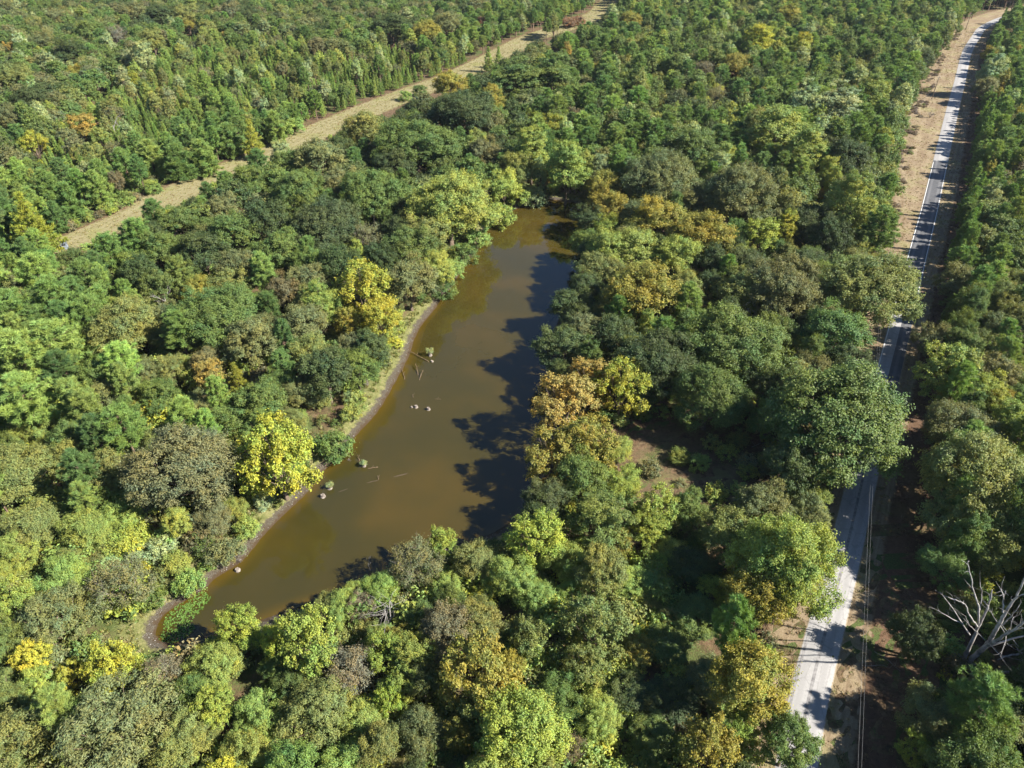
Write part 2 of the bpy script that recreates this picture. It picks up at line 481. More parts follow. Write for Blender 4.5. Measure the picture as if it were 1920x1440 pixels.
# verge strips, mown and dry, fading into the litter at a ragged edge
def ground_cover_mat(name, ramp_stops, green_amt, brown_amt, streak):
    m, nt, out = new_mat(name); N = NT(nt)
    T, S = N.attr('across').outputs['Fac'], N.attr('along').outputs['Fac']
    n1, n2, n3 = N.noise(0.13, 5, 0.6), N.noise(1.1, 5, 0.65), N.noise(6.0, 4, 0.7)
    v = N.n('ShaderNodeCombineXYZ'); N.l(N.math('MULTIPLY', T, streak), v.inputs[0]); N.l(N.math('MULTIPLY', S, 0.05), v.inputs[1])
    st = N.noise(1.0, 4, 0.6, v.outputs[0])
    f = N.math('ADD', N.math('MULTIPLY', N.math('ADD', n2, n3), 0.3), N.math('MULTIPLY', st, 0.4))
    c = N.ramp(f, ramp_stops)
    c = N.mix(N.math('MULTIPLY', N.step(n1, 0.50, 0.64), green_amt), c, (0.17, 0.18, 0.055))
    c = N.mix(N.math('MULTIPLY', N.step(N.math('ADD', N.math('MULTIPLY', n1, -1.0), N.math('MULTIPLY', n2, 0.5)), -0.30, -0.12), brown_amt), c, (0.12, 0.075, 0.05))
    rag = N.math('ADD', N.math('ABSOLUTE', T), N.math('MULTIPLY', N.math('SUBTRACT', N.noise(0.6, 5, 0.6), 0.5), 0.55))
    litter = N.ramp(n2, [(0.3, (0.05, 0.032, 0.018)), (0.5, (0.105, 0.068, 0.038)), (0.72, (0.19, 0.13, 0.075))])
    c = N.mix(N.step(rag, 0.80, 0.98), c, litter)
    p = N.n('ShaderNodeBsdfPrincipled'); N.l(c, p.inputs['Base Color'])
    p.inputs['Roughness'].default_value = 0.95; p.inputs['Specular IOR Level'].default_value = 0.15
    b = N.n('ShaderNodeBump'); b.inputs['Strength'].default_value = 0.6; b.inputs['Distance'].default_value = 0.15
    N.l(N.math('ADD', n2, n3), b.inputs['Height']); N.l(b.outputs[0], p.inputs['Normal']); N.l(p.outputs[0], out.inputs[0])
    return m


M_VERGE = ground_cover_mat('dry_mown_grass', [(0.34, (0.120, 0.082, 0.050)), (0.5, (0.215, 0.165, 0.102)), (0.66, (0.33, 0.275, 0.18))], 0.35, 0.35, 6.0)
M_LITTER = ground_cover_mat('brown_leaf_litter', [(0.34, (0.045, 0.026, 0.016)), (0.5, (0.10, 0.060, 0.036)), (0.68, (0.20, 0.125, 0.078))], 0.15, 0.3, 3.0)
M_CLEAR = ground_cover_mat('clearing_grass_and_litter', [(0.34, (0.050, 0.040, 0.020)), (0.5, (0.115, 0.092, 0.045)), (0.68, (0.23, 0.18, 0.10))], 0.28, 0.5, 2.0)
M_TRACK = ground_cover_mat('dry_track_grass', [(0.34, (0.14, 0.120, 0.058)), (0.5, (0.21, 0.185, 0.095)), (0.68, (0.28, 0.25, 0.15))], 0.5, 0.0, 5.0)

# widths of the mown verge on the far side, read along the road
vr = [0, s_at(1300), s_at(1100), s_at(900), s_at(700), s_at(480), s_at(400), s_at(340), s_at(250), s_at(180), s_at(100), s_at(60), 900]
LV = np.interp(SL, vr, [3.0, 4.0, 3.5, 3.5, 5.0, 8.0, 11.0, 15.0, 17.0, 17.0, 14.0, 13.0, 12.0])
RV = np.interp(SL, vr, [4.0, 4.5, 3.5, 3.5, 3.5, 4.0, 4.5, 5.0, 5.0, 5.0, 5.0, 5.0, 4.0])
RR = np.interp(SL, vr, [12.0, 12.0, 11.5, 8.5, 7.0, 6.0, 6.5, 7.5, 8.0, 8.0, 7.5, 7.0, 6.0])


def side(name, o0, o1, z, mat, inner_sharp=True):
    ts = np.linspace(0, 1, 6)
    rows = [o0 + (o1 - o0) * t for t in ts]
    V, F = strip(rows, [z] * 6)
    across = np.tile((ts if inner_sharp else ts * 2 - 1), len(CL))
    me = mesh_np(name, V, F, [mat], True, attrs=[('along', 'POINT', 'FLOAT', np.repeat(SL, 6)), ('across', 'POINT', 'FLOAT', across)])
    return tag(link(name, me), kind='structure')


one = np.ones(len(CL))
side('leaf_litter_strip', one * hw, hw + RR + 1.5, 0.012, M_LITTER)
side('grass_verge', one * hw * 0.98, hw + RV, 0.022, M_VERGE)
side('grass_verge', -one * hw * 0.98, -(hw + LV + 1.5), 0.022, M_VERGE)

tr_u = [(92, 459), (112, 450), (240, 395), (300, 360), (380, 322), (460, 290), (530, 250), (600, 222), (660, 200), (740, 170), (800, 150), (860, 125), (930, 92), (985, 65), (1060, 42), (1110, 22), (1128, 4), (1150, -14)]
tr_d = [(100, 486), (130, 472), (262, 415), (330, 385), (420, 345), (500, 312), (585, 280), (650, 247), (705, 220), (780, 188), (835, 165), (897, 140), (960, 105), (1010, 77), (1080, 54), (1128, 33), (1148, 10), (1168, -10)]
ta = smooth_line(np.array([gp(*a)[:2] for a in tr_u]), 3.0); tb0 = np.array([gp(*b)[:2] for b in tr_d])
# pair the two edges by arc length
def resample(L, n):
    L = np.asarray(L); s = np.concatenate([[0], np.cumsum(np.linalg.norm(np.diff(L, axis=0), axis=1))])
    t = np.linspace(0, s[-1], n)
    return np.stack([np.interp(t, s, L[:, 0]), np.interp(t, s, L[:, 1])], 1)
TA, TB = resample(ta, 160), resample(smooth_line(tb0, 3.0), 160)
mid = (TA + TB) / 2
hwid = np.clip(np.linalg.norm(TA - TB, axis=1) / 2 + 0.6, 4.6, 8.0)
tt = np.gradient(mid, axis=0); tt /= np.linalg.norm(tt, axis=1)[:, None]
tn_ = np.stack([tt[:, 1], -tt[:, 0]], 1)
rows = [np.column_stack([mid + tn_ * (hwid * t)[:, None], np.full(160, 0.02)]) for t in np.linspace(-1.25, 1.25, 9)]
V = np.stack(rows, 1).reshape(-1, 3)
i = (np.arange(159)[:, None] * 9 + np.arange(8)[None, :]).ravel()
sl_ = np.concatenate([[0], np.cumsum(np.linalg.norm(np.diff(mid, axis=0), axis=1))])
me = mesh_np('grass_track', V, np.stack([i, i + 1, i + 10, i + 9], 1), [M_TRACK], True,
             attrs=[('along', 'POINT', 'FLOAT', np.repeat(sl_, 9)), ('across', 'POINT', 'FLOAT', np.tile(np.linspace(-1.05, 1.05, 9), 160))])
tag(link('grass_track', me), kind='structure')
TRACK_MID, TRACK_HW = mid, hwid

# the sunlit bare patches in the wood between pond and road, and beside the near tip of the pond
def patch(name, px, mat, z):
    P = smooth_line(np.array([gp(u, v)[:2] for u, v in px + [px[0]]]), 1.0)[:-1]
    c = P.mean(0); n = len(P)
    rr = [0.0, 0.5, 0.8, 1.0, 1.2]
    V = np.vstack([np.column_stack([c + (P - c) * max(r, 0.02), np.full(n, z)]) for r in rr])
    F = [np.stack([np.arange(n) + k * n, (np.arange(n) + 1) % n + k * n, (np.arange(n) + 1) % n + (k + 1) * n, np.arange(n) + (k + 1) * n], 1) for k in range(4)]
    F.append(np.arange(n)[None, :])
    me = mesh_np(name, V, F, [mat], True, attrs=[('along', 'POINT', 'FLOAT', V[:, 0] + V[:, 1]), ('across', 'POINT', 'FLOAT', np.repeat(rr, n))])
    return tag(link(name, me), kind='structure')


CLEAR1 = [(1198, 800), (1290, 780), (1390, 797), (1435, 850), (1425, 920), (1370, 965), (1280, 970), (1200, 945), (1175, 880)]
CLEAR2 = [(1105, 985), (1150, 955), (1200, 960), (1210, 1010), (1150, 1030), (1110, 1020)]
CLEAR3 = [(185, 1205), (240, 1165), (290, 1195), (285, 1240), (240, 1260), (195, 1240)]
patch('clearing_ground', CLEAR1, M_CLEAR, 0.016)
patch('clearing_ground', CLEAR2, M_VERGE, 0.016)

# ------------------------------------------------------------------ tree builders
def unit(v):
    return v / (np.linalg.norm(v, axis=-1, keepdims=True) + 1e-9)


def leaves_quads(P, Nn, L, W, r):
    """Diamond-shaped folded leaves at P facing Nn."""
    n = len(P)
    T = unit(np.cross(Nn, r.normal(size=(n, 3))))
    B = np.cross(Nn, T)
    L = (L * r.uniform(0.7, 1.3, n))[:, None]; W = (W * r.uniform(0.7, 1.3, n))[:, None]
    fold = Nn * W * 0.25
    V = np.stack([P - T * L / 2, P + B * W / 2 + fold, P + T * L / 2, P - B * W / 2 + fold], 1).reshape(-1, 3)
    F = np.arange(4 * n).reshape(n, 4)
    return V, F


def broad_crown(seed, R=5.0, h=12.0, base=0.28, n_lobes=16, clumps=26, leaves=44, rc=0.75, leaf=(0.36, 0.24), lobe_r=0.36, top=1.0, gap=0.0, low=-0.35, sharp=1.0, drop=0.0):
    """Crown of billowing lobes, each a cloud of leaf clumps. Returns (V, F, lv, hv, lobe centres)."""
    r = np.random.default_rng(seed)
    zc = h * (base + (1 - base) * 0.45); rz = h * (1 - base) * 0.52 * top
    k = np.arange(n_lobes) + 0.5
    zz = 1 - (1 - low) * k / n_lobes
    az = k * 2.39996 + r.uniform(0, 6.28)
    d = np.stack([np.sqrt(np.maximum(1 - zz ** 2, 0)) * np.cos(az), np.sqrt(np.maximum(1 - zz ** 2, 0)) * np.sin(az), zz], 1)
    d = unit(d + r.normal(0, 0.13, d.shape))
    taper = 1 - (1 - sharp) * np.clip(d[:, 2], 0, 1)
    lr = lobe_r * R * r.uniform(0.60, 1.32, n_lobes)
    rad = r.uniform(0.70, 1.20, n_lobes)
    env = np.array([R, R, rz])
    LC = d * (env - np.array([1, 1, 0.8]) * lr[:, None] * 0.8) * rad[:, None]
    LC[:, :2] *= taper[:, None]
    keep = r.random(n_lobes) >= gap
    keep[0] = True
    LC, lr, d = LC[keep], lr[keep], d[keep]
    LC = np.vstack([LC, [[0, 0, 0.05 * rz]]]); lr = np.append(lr, 0.42 * R); d = np.vstack([d, [[0, 0, 1]]])
    Cc, Co, Cl = [], [], []
    for j in range(len(LC)):
        n = max(6, int(clumps * (lr[j] / (lobe_r * R)) ** 2))
        dd = unit(r.normal(size=(n * 3, 3)))
        out = unit(LC[j] / env + 1e-6)
        dd = dd[(dd @ out + 0.35 * dd[:, 2]) > -0.35][:n]
        c = LC[j] + dd * (lr[j] * r.uniform(0.62, 1.12, len(dd)))[:, None] * np.array([1, 1, 0.82])
        Cc.append(c); Co.append(unit(dd + out * 0.5)); Cl.append(np.full(len(c), j))
    Cc, Co, Cl = np.concatenate(Cc), np.concatenate(Co), np.concatenate(Cl)
    if drop:
        kk = r.random(len(Cc)) > drop
        Cc, Co, Cl = Cc[kk], Co[kk], Cl[kk]
    nc = len(Cc)
    m = np.maximum(4, (leaves * r.uniform(0.6, 1.4, nc)).astype(int))
    idx = np.repeat(np.arange(nc), m)
    n = len(idx)
    dirs = unit(r.normal(size=(n, 3)) + Co[idx] * 0.35)
    crad = rc * r.uniform(0.65, 1.3, nc)[idx]
    P = Cc[idx] + dirs * (crad * r.random(n) ** 0.45)[:, None] * np.array([1, 1, 0.62])
    P += Co[idx] * (crad * r.random(n) ** 2 * 1.15)[:, None]             # shoots reaching outwards
    # ragged outline: some leaves stray
    st = r.random(n) < 0.09
    P[st] += r.normal(0, rc * 0.5, (st.sum(), 3))
    Nn = unit(dirs * 0.55 + Co[idx] * 0.35 + np.array([0, 0, 0.55]) + r.normal(0, 0.42, (n, 3)))
    P[:, 2] += zc
    V, F = leaves_quads(P, Nn, leaf[0], leaf[1], r)
    cv = r.normal(0, 0.13, nc); ch = r.normal(0, 0.16, nc); lh = r.normal(0, 0.19, len(LC))
    lv = np.clip(0.5 + cv[idx] + r.normal(0, 0.20, n), 0, 1)
    hv = np.clip(0.5 + ch[idx] + lh[Cl[idx]] + r.normal(0, 0.16, n), 0, 1)
    LC = LC.copy(); LC[:, 2] += zc
    return V, F, lv, hv, LC


def broad_trunk(seed, LC, h, base, r0, lean=0.0, twigs=0, sides=6):
    r = np.random.default_rng(seed + 99)
    top = np.array([r.normal(0, 0.25), r.normal(0, 0.25), h * 0.62])
    k = np.linspace(0, 1, 6)
    tp = np.column_stack([top[0] * k + np.sin(k * 4) * 0.12, top[1] * k, top[2] * k - 0.25])
    tr = r0 * (1.15 - 0.75 * k) * np.where(k < 0.05, 1.5, 1)
    paths = [(tp, tr)]
    for c in LC[:-1]:
        z0 = np.clip(h * base * r.uniform(0.6, 1.5), 0.5, min(c[2] - 0.2, top[2]))
        t = z0 / top[2]
        a = np.array([top[0] * t, top[1] * t, z0])
        mid_ = a + (c - a) * 0.5 + np.array([0, 0, -0.06 * np.linalg.norm(c - a)]) + r.normal(0, 0.1, 3)
        b0 = r0 * (1 - 0.6 * t) * 0.5
        paths.append((np.array([a, mid_, c, c + (c - mid_) * 0.06]), np.array([b0, b0 * 0.6, b0 * 0.28, b0 * 0.1])))
        for _ in range(twigs):
            q0 = mid_ + (c - mid_) * r.uniform(0.1, 1)
            dr = unit((c - mid_)[None])[0] + r.normal(0, 0.65, 3) + np.array([0, 0, 0.35])
            L = min(1.3, np.linalg.norm(c - a) * r.uniform(0.15, 0.35))
            q1 = q0 + dr * L * 0.5; q2 = q1 + (dr + r.normal(0, 0.4, 3)) * L * 0.5
            paths.append((np.array([q0, q1, q2]), np.array([b0 * 0.3, b0 * 0.18, b0 * 0.05])))
    return tubes(paths, sides)


def tufts_mesh(C, D, r, n_blade, L, W):
    """Needle tufts: thin triangular blades radiating from C around direction D."""
    m = len(C)
    idx = np.repeat(np.arange(m), n_blade)
    n = len(idx)
    d = unit(r.normal(size=(n, 3)) + D[idx] * 0.9)
    ln = L * r.uniform(0.6, 1.25, n)[:, None]
    s = unit(np.cross(d, r.normal(size=(n, 3)))) * (W / 2)
    P = C[idx] + r.normal(0, L * 0.16, (n, 3))
    V = np.stack([P - s, P + s, P + d * ln + s * 0.25], 1).reshape(-1, 3)
    return V, np.arange(3 * n).reshape(n, 3), idx


def pine(seed, h=16.0, R=3.3, crown0=0.42, whorls=11, per=6, tufts=9, blades=46, conic=0.35, L=0.62, W=0.085, sides=5):
    """Loblolly-like pine: straight stem, rising limbs ending in needle puffs."""
    r = np.random.default_rng(seed)
    paths = [(np.column_stack([np.sin(np.linspace(0, 1, 7) * r.uniform(1, 4)) * 0.2, np.zeros(7), np.linspace(-0.25, h * 0.97, 7)]), np.linspace(0.019 * h, 0.03, 7))]
    C, D, G = [], [], []
    g = 0
    for w in range(whorls):
        f = (w + r.uniform(-0.2, 0.2)) / (whorls - 1)
        z = h * (crown0 + (0.97 - crown0) * np.clip(f, 0, 1))
        prof = (1 - f) * conic + (1 - conic) * math.sqrt(max(0.03, 1 - (max(f, 0) * 0.95) ** 2.2)) * (0.72 + 0.28 * min(1, f * 3))
        if conic > 0.8:
            prof = max(0.06, 1.0 - f) ** 0.85
        for b in range(per):
            a = 2 * math.pi * (b + r.uniform(-0.35, 0.35)) / per + w * 0.9
            ln = R * prof * r.uniform(0.65, 1.15)
            up = 0.15 + 0.5 * f + r.uniform(-0.1, 0.15)
            d = np.array([math.cos(a), math.sin(a), up])
            s0 = np.array([0, 0, z - up * ln * 0.4])
            tip = s0 + d * ln
            midp = s0 + d * ln * 0.55 - np.array([0, 0, 0.06 * ln])
            paths.append((np.array([s0, midp, tip]), np.array([0.05, 0.035, 0.012])))
            nt_ = max(2, int(tufts * ln / R + 1))
            tt_ = r.uniform(0.38, 1.08, nt_)
            pt = s0 + (tip - s0) * tt_[:, None] + r.normal(0, 0.17 * (0.4 + ln * 0.38), (nt_, 3)) * np.array([1, 1, 0.55])
            C.append(pt); D.append(np.tile(unit((d * 0.5 + np.array([0, 0, 0.9]))[None]), (nt_, 1))); G.append(np.full(nt_, g)); g += 1
    C.append(np.array([[0, 0, h * 0.96], [0.1, 0.1, h * 0.92], [-0.2, 0, h * 0.9]])); D.append(np.tile([[0, 0, 1.0]], (3, 1))); G.append(np.full(3, g)); g += 1
    C, D, G = np.concatenate(C), np.concatenate(D), np.concatenate(G)
    V, F, idx = tufts_mesh(C, D, r, blades, L, W)
    gv, gh = r.normal(0, 0.10, g), r.normal(0, 0.14, g); tv = r.normal(0, 0.08, len(C))
    n = len(F)
    lv = np.clip(0.5 + gv[G[idx]] + tv[idx] + r.normal(0, 0.13, n), 0, 1)
    hv = np.clip(0.5 + gh[G[idx]] + r.normal(0, 0.12, n), 0, 1)
    return (V, F, lv, hv), tubes(paths, sides)


def bare(seed, h=10.0, R=3.5, r0=0.22, stems=1, depth=3, upright=0.6):
    """Leafless branching tree."""
    r = np.random.default_rng(seed)
    paths = []

    def grow(p, d, L, rad, lev):
        n = 4
        pts = [p]
        for i in range(n):
            d = unit((d + r.normal(0, 0.13, 3) + np.array([0, 0, 0.05]))[None])[0]
            pts.append(pts[-1] + d * L / n)
        pts = np.array(pts)
        paths.append((pts, np.linspace(rad, rad * 0.45, n + 1)))
        if lev == 0:
            return
        for b in range(r.integers(3, 6)):
            t = r.uniform(0.35, 1.0)
            q = pts[min(n - 1, int(t * n))]; q = q + (pts[min(n, int(t * n) + 1)] - q) * (t * n % 1)
            side_ = unit(np.cross(d, r.normal(size=3))[None])[0]
            nd = unit((d * upright + side_ * r.uniform(0.5, 0.95) + np.array([0, 0, 0.2]))[None])[0]
            grow(q, nd, L * r.uniform(0.42, 0.68), rad * 0.45, lev - 1)

    for s in range(stems):
        a = r.uniform(0, 6.28)
        d0 = np.array([math.cos(a), math.sin(a), 0]) * (0.25 if stems > 1 else 0.08) + np.array([0, 0, 1.0])
        grow(np.array([0, 0, -0.2]), unit(d0[None])[0], h * 0.62, r0, depth)
    return tubes(paths, 5)


PROTO = {}                                                 # kind -> list of dict(R, h, crown mesh, trunk mesh)


def crown_mesh(name, parts, mat):
    V, F, lv, hv = parts[:4]
    return mesh_np(name, V, F, [mat], False, attrs=[('lv', 'FACE', 'FLOAT', lv), ('hv', 'FACE', 'FLOAT', hv)])


def tree_mesh(name, parts, trunk, leafmat, barkmat):
    """Crown and stem in one mesh, for trees too far away to show their parts."""
    V, F, lv, hv = parts[:4]; TV, TF = trunk
    TF = [f + len(V) for f in TF]
    nf = sum(len(f) for f in TF)
    return mesh_np(name, np.vstack([V, TV]), [F] + TF, [leafmat, barkmat], False,
                   mat_idx=np.concatenate([np.zeros(len(F)), np.ones(nf)]),
                   attrs=[('lv', 'FACE', 'FLOAT', np.concatenate([lv, np.full(nf, .5)])), ('hv', 'FACE', 'FLOAT', np.concatenate([hv, np.full(nf, .5)]))])


def add_proto(kind, R, h, parts, trunk, leafmat=None, barkmat=None, merged=False, hc=None):
    leafmat = leafmat or M_LEAF; barkmat = barkmat or M_BARK
    e = dict(R=R, h=h, hc=hc if hc is not None else 0.62 * h)
    if merged:
        e['one'] = tree_mesh(kind, parts, trunk, leafmat, barkmat)
    else:
        e['crown'] = crown_mesh('crown', parts, leafmat) if parts is not None else None
        e['trunk'] = mesh_np('trunk', trunk[0], trunk[1], [barkmat], True) if trunk is not None else None
    PROTO.setdefault(kind, []).append(e)


def broad(kind, seed, R, h, base, r0, merged=False, twigs=0, barkmat=None, hc=None, **kw):
    parts = broad_crown(seed, R=R, h=h, base=base, **kw)
    tr = broad_trunk(seed, parts[4], h, base, r0, twigs=twigs, sides=5 if merged else 6)
    add_proto(kind, R, h, parts, tr, M_LEAF, barkmat, merged, hc)


for s in range(3):   # veteran oaks, wide
    broad('big_oak', 10 + s, 9.0, 16.5, 0.22, 0.50, n_lobes=36, clumps=30, leaves=70, rc=0.90, leaf=(0.34, 0.22), lobe_r=0.25, twigs=1)
for s in range(5):   # ordinary oaks
    broad('oak', 20 + s, 5.0, 12.0, 0.22, 0.26, n_lobes=18, clumps=24, leaves=60, rc=0.68, leaf=(0.29, 0.19), lobe_r=0.31 + 0.02 * (s % 3))
for s in range(3):   # tulip poplar, taller than wide
    broad('poplar', 30 + s, 4.5, 17.0, 0.22, 0.24, n_lobes=24, clumps=20, leaves=56, rc=0.62, leaf=(0.28, 0.21), lobe_r=0.33, top=1.05, sharp=0.55, low=-0.6)
for s in range(4):   # open-crowned yellowing tree
    broad('sycamore', 40 + s, 5.0, 13.0, 0.18, 0.24, n_lobes=26, clumps=13, leaves=50, rc=0.64, leaf=(0.32, 0.25), lobe_r=0.27, gap=0.14, twigs=2, low=-0.55, drop=0.16)
for s in range(5):   # feathery, fine-leaved
    broad('willow', 50 + s, 5.0, 9.5, 0.12, 0.20, n_lobes=30, clumps=17, leaves=64, rc=0.68, leaf=(0.34, 0.12), lobe_r=0.24 + 0.02 * (s % 3), low=-0.5, gap=0.15)
for s in range(3):   # half bare, twiggy
    broad('twiggy', 60 + s, 4.0, 9.0, 0.12, 0.20, n_lobes=18, clumps=14, leaves=32, rc=0.65, leaf=(0.26, 0.15), lobe_r=0.30, low=-0.5, twigs=9, barkmat=M_TWIG, drop=0.05)
for s in range(5):   # shrubs
    broad('shrub', 70 + s, 2.0, 3.2, 0.02, 0.06, n_lobes=11, clumps=11, leaves=44, rc=0.44, leaf=(0.22, 0.14), lobe_r=0.40, low=-0.7, hc=1.6)
for s in range(5):   # pines
    c_, t_ = pine(80 + s, 16.0, 3.4, 0.40 + 0.04 * (s % 3), per=7, conic=0.15)
    add_proto('pine', 3.4, 16.0, c_, t_, M_NEEDLE, M_PINEBARK, hc=11.5)
for s in range(4):   # pines furnished to the ground, as at a wood's edge
    c_, t_ = pine(200 + s, 10.0, 3.1, 0.10, whorls=13, per=7, tufts=9, blades=44, conic=0.45)
    add_proto('edge_pine', 3.1, 10.0, c_, t_, M_NEEDLE, M_PINEBARK, hc=5.8)
for s in range(4):   # conical young pines
    c_, t_ = pine(90 + s, 9.0, 2.0, 0.10, whorls=13, per=6, tufts=6, blades=26, conic=1.0, L=0.50, W=0.09, sides=4)
    add_proto('young_pine', 2.0, 9.0, c_, t_, M_NEEDLE, M_PINEBARK, hc=4.5)
for s in range(2):   # cedar-like
    c_, t_ = pine(97 + s, 11.0, 3.6, 0.06, whorls=15, per=8, tufts=9, blades=34, conic=0.9, L=0.5, W=0.09)
    add_proto('cedar', 3.6, 11.0, c_, t_, M_NEEDLE, M_PINEBARK, hc=5.0)
# lighter versions in one mesh for the far wood
for s in range(3):
    broad('far_oak', 120 + s, 4.5, 11.5, 0.22, 0.24, True, n_lobes=15, clumps=15, leaves=24, rc=0.72, leaf=(0.48, 0.34), lobe_r=0.37)
for s in range(2):
    broad('far_poplar', 130 + s, 4.0, 15.5, 0.22, 0.22, True, n_lobes=20, clumps=12, leaves=24, rc=0.66, leaf=(0.46, 0.34), lobe_r=0.34, sharp=0.55, low=-0.6)
for s in range(3):
    c_, t_ = pine(140 + s, 15.5, 3.2, 0.44, whorls=10, per=7, tufts=8, blades=26, conic=0.12, W=0.13, L=0.70, sides=4)
    add_proto('far_pine', 3.2, 15.5, c_, t_, M_NEEDLE, M_PINEBARK, True, hc=11.0)
for s in range(3):
    c_, t_ = pine(150 + s, 8.5, 1.9, 0.12, whorls=10, per=5, tufts=5, blades=18, conic=1.0, L=0.55, W=0.13, sides=4)
    add_proto('far_young_pine', 1.9, 8.5, c_, t_, M_NEEDLE, M_PINEBARK, True, hc=4.2)
for s in range(3):
    broad('low_brush', 160 + s, 1.5, 1.9, 0.0, 0.04, True, n_lobes=9, clumps=7, leaves=18, rc=0.38, leaf=(0.27, 0.17), lobe_r=0.42, low=-0.3, drop=0.15)
    PROTO['low_brush'][-1]['hc'] = 0.8
for s in range(3):
    add_proto('dead', 3.5, 10.0, None, bare(170 + s, depth=3, stems=1 + s % 2), barkmat=M_DEAD, hc=6.5)
for s in range(2):
    add_proto('brush_pile', 1.8, 1.6, None, bare(180 + s, h=2.2, r0=0.06, stems=4, depth=2, upright=0.3), barkmat=M_TWIG, hc=0.7)

TINT = dict(
    dk=(.058, .084, .029), gr=(.094, .138, .036), gg=(.125, .142, .056), ol=(.185, .180, .050), lt=(.195, .235, .055), li=(.29, .310, .050),
    ye=(.43, .415, .055), go=(.31, .265, .055), od=(.42, .25, .075), br=(.21, .155, .070), rd=(.33, .12, .06), gy=(.22, .19, .14),
    pn=(.118, .188, .050), pl=(.178, .246, .064), yo=(.090, .156, .048), ce=(.20, .215, .035), gb=(.165, .158, .078), pg=(.21, .245, .10))
for k_ in TINT:
    m_ = (1.45, 1.37, 1.40) if k_ in 'dk gr gg ol lt li pn pl yo ce pg gb'.split() else ((.86, .90, 1.5) if k_ == 'ye' else (.92, 1.0, 1.25))
    TINT[k_] = tuple(a_ * b_ for a_, b_ in zip(TINT[k_], m_))
TINT.update(pg=(.305, .350, .165), pl=(.245, .325, .085), pn=(.168, .252, .068), rd=(.26, .14, .08), ol=(.210, .228, .070), gb=(.180, .182, .085), go=(.285, .255, .050), li=(.260, .310, .060), ye=(.350, .345, .050), gy=(.21, .19, .125), od=(.36, .262, .070), br=(.19, .16, .085))
NAME = dict(big_oak='oak_tree', oak='oak_tree', poplar='poplar_tree', sycamore='sycamore_tree', willow='willow_tree', twiggy='half_bare_tree', shrub='shrub',
            pine='pine_tree', edge_pine='pine_tree', young_pine='young_pine', cedar='cedar_tree', far_oak='oak_tree', far_poplar='poplar_tree', far_pine='pine_tree', far_young_pine='young_pine',
            dead='dead_tree', brush_pile='brush_pile')
CAT = dict(oak_tree='tree', poplar_tree='tree', sycamore_tree='tree', willow_tree='tree', half_bare_tree='tree', shrub='shrub', pine_tree='tree', young_pine='tree', cedar_tree='tree', dead_tree='tree', brush_pile='brush pile')
RT = np.random.default_rng(77)
TREES = []                                                 # (x, y, R) of everything planted


def jit_tint(key, amt=0.10):
    t = np.array(TINT[key]) * (1 + RT.normal(0, amt)) * (1 + RT.normal(0, amt * 0.35, 3))
    return tuple(float(max(0.004, v)) for v in t)


def height_of(kind, R):
    return {'big_oak': lambda: np.clip(1.55 * R + 3.0, 9, 20), 'oak': lambda: np.clip(1.7 * R + 3.6, 6, 17), 'poplar': lambda: np.clip(2.6 * R + 5.5, 8, 22),
            'sycamore': lambda: np.clip(2.2 * R + 3.0, 6, 17), 'willow': lambda: np.clip(1.5 * R + 1.8, 3, 12), 'twiggy': lambda: np.clip(1.9 * R + 1.6, 3, 12),
            'shrub': lambda: np.clip(1.45 * R + 0.3, 0.7, 6), 'pine': lambda: np.clip(2.0 * R + 7.2, 9, 18), 'young_pine': lambda: np.clip(3.2 * R + 2.6, 3, 15),
            'edge_pine': lambda: np.clip(1.9 * R + 3.8, 6, 13), 'cedar': lambda: 2.7 * R + 1.5, 'dead': lambda: 2.6 * R + 1.0, 'brush_pile': lambda: 0.9 * R}[kind.replace('far_', '')]()


def plant(kind, x, y, R, tint, label, group=None, h=None, z=0.0, rot=None):
    """One tree: an Empty at its foot that parents trunk and crown (or one mesh when far)."""
    E = PROTO[kind]; e = E[RT.integers(len(E))]
    h = h or float(height_of(kind, R)) * RT.uniform(0.94, 1.06)
    sx, sz = R / e['R'], h / e['h']
    nm = NAME[kind]
    root = bpy.data.objects.new(nm, e.get('one'))
    an = RT.uniform(0.88, 1.14)
    root.location = (x, y, z); root.scale = (sx * an, sx / an, sz)
    root.rotation_euler = (RT.normal(0, 0.02), RT.normal(0, 0.02), RT.uniform(0, 6.28) if rot is None else rot)
    COL.objects.link(root)
    tag(root, label, CAT[nm], group)
    root['tint'] = tint
    if 'one' not in e:
        for pn_ in ('trunk', 'crown'):
            if e[pn_] is not None:
                c = bpy.data.objects.new(pn_, e[pn_]); c.parent = root; c['tint'] = tint
                COL.objects.link(c)
    TREES.append((x, y, R * (0.8 if kind not in ('shrub', 'brush_pile') else 0.55)))
    return root


def ground_h(x, y):
    P = np.array([[x, y]])
    if -100 < x < 70 and 40 < y < 250:
        d = dist_to_poly(POND, P)
        d = np.where(inside(POND, P), -d, d)
        return float(land_z(d)[0])
    return 0.0


def plant_px(kind, u, v, rpx, tint, label, group=None, dz=0.0, tall=1.0):
    """Plants the tree whose crown the photo shows round pixel (u, v), rpx wide."""
    R = 4.0
    e = PROTO[kind][0]
    for _ in range(6):
        h = float(height_of(kind, R)) * tall; hc = h * e['hc'] / e['h']
        P = gp(u, v, hc)
        R = rpx * depth_at(P) / FPX
    return plant(kind, float(P[0]), float(P[1]), R, jit_tint(tint, 0.05), label, group, h, ground_h(P[0], P[1]) + dz)

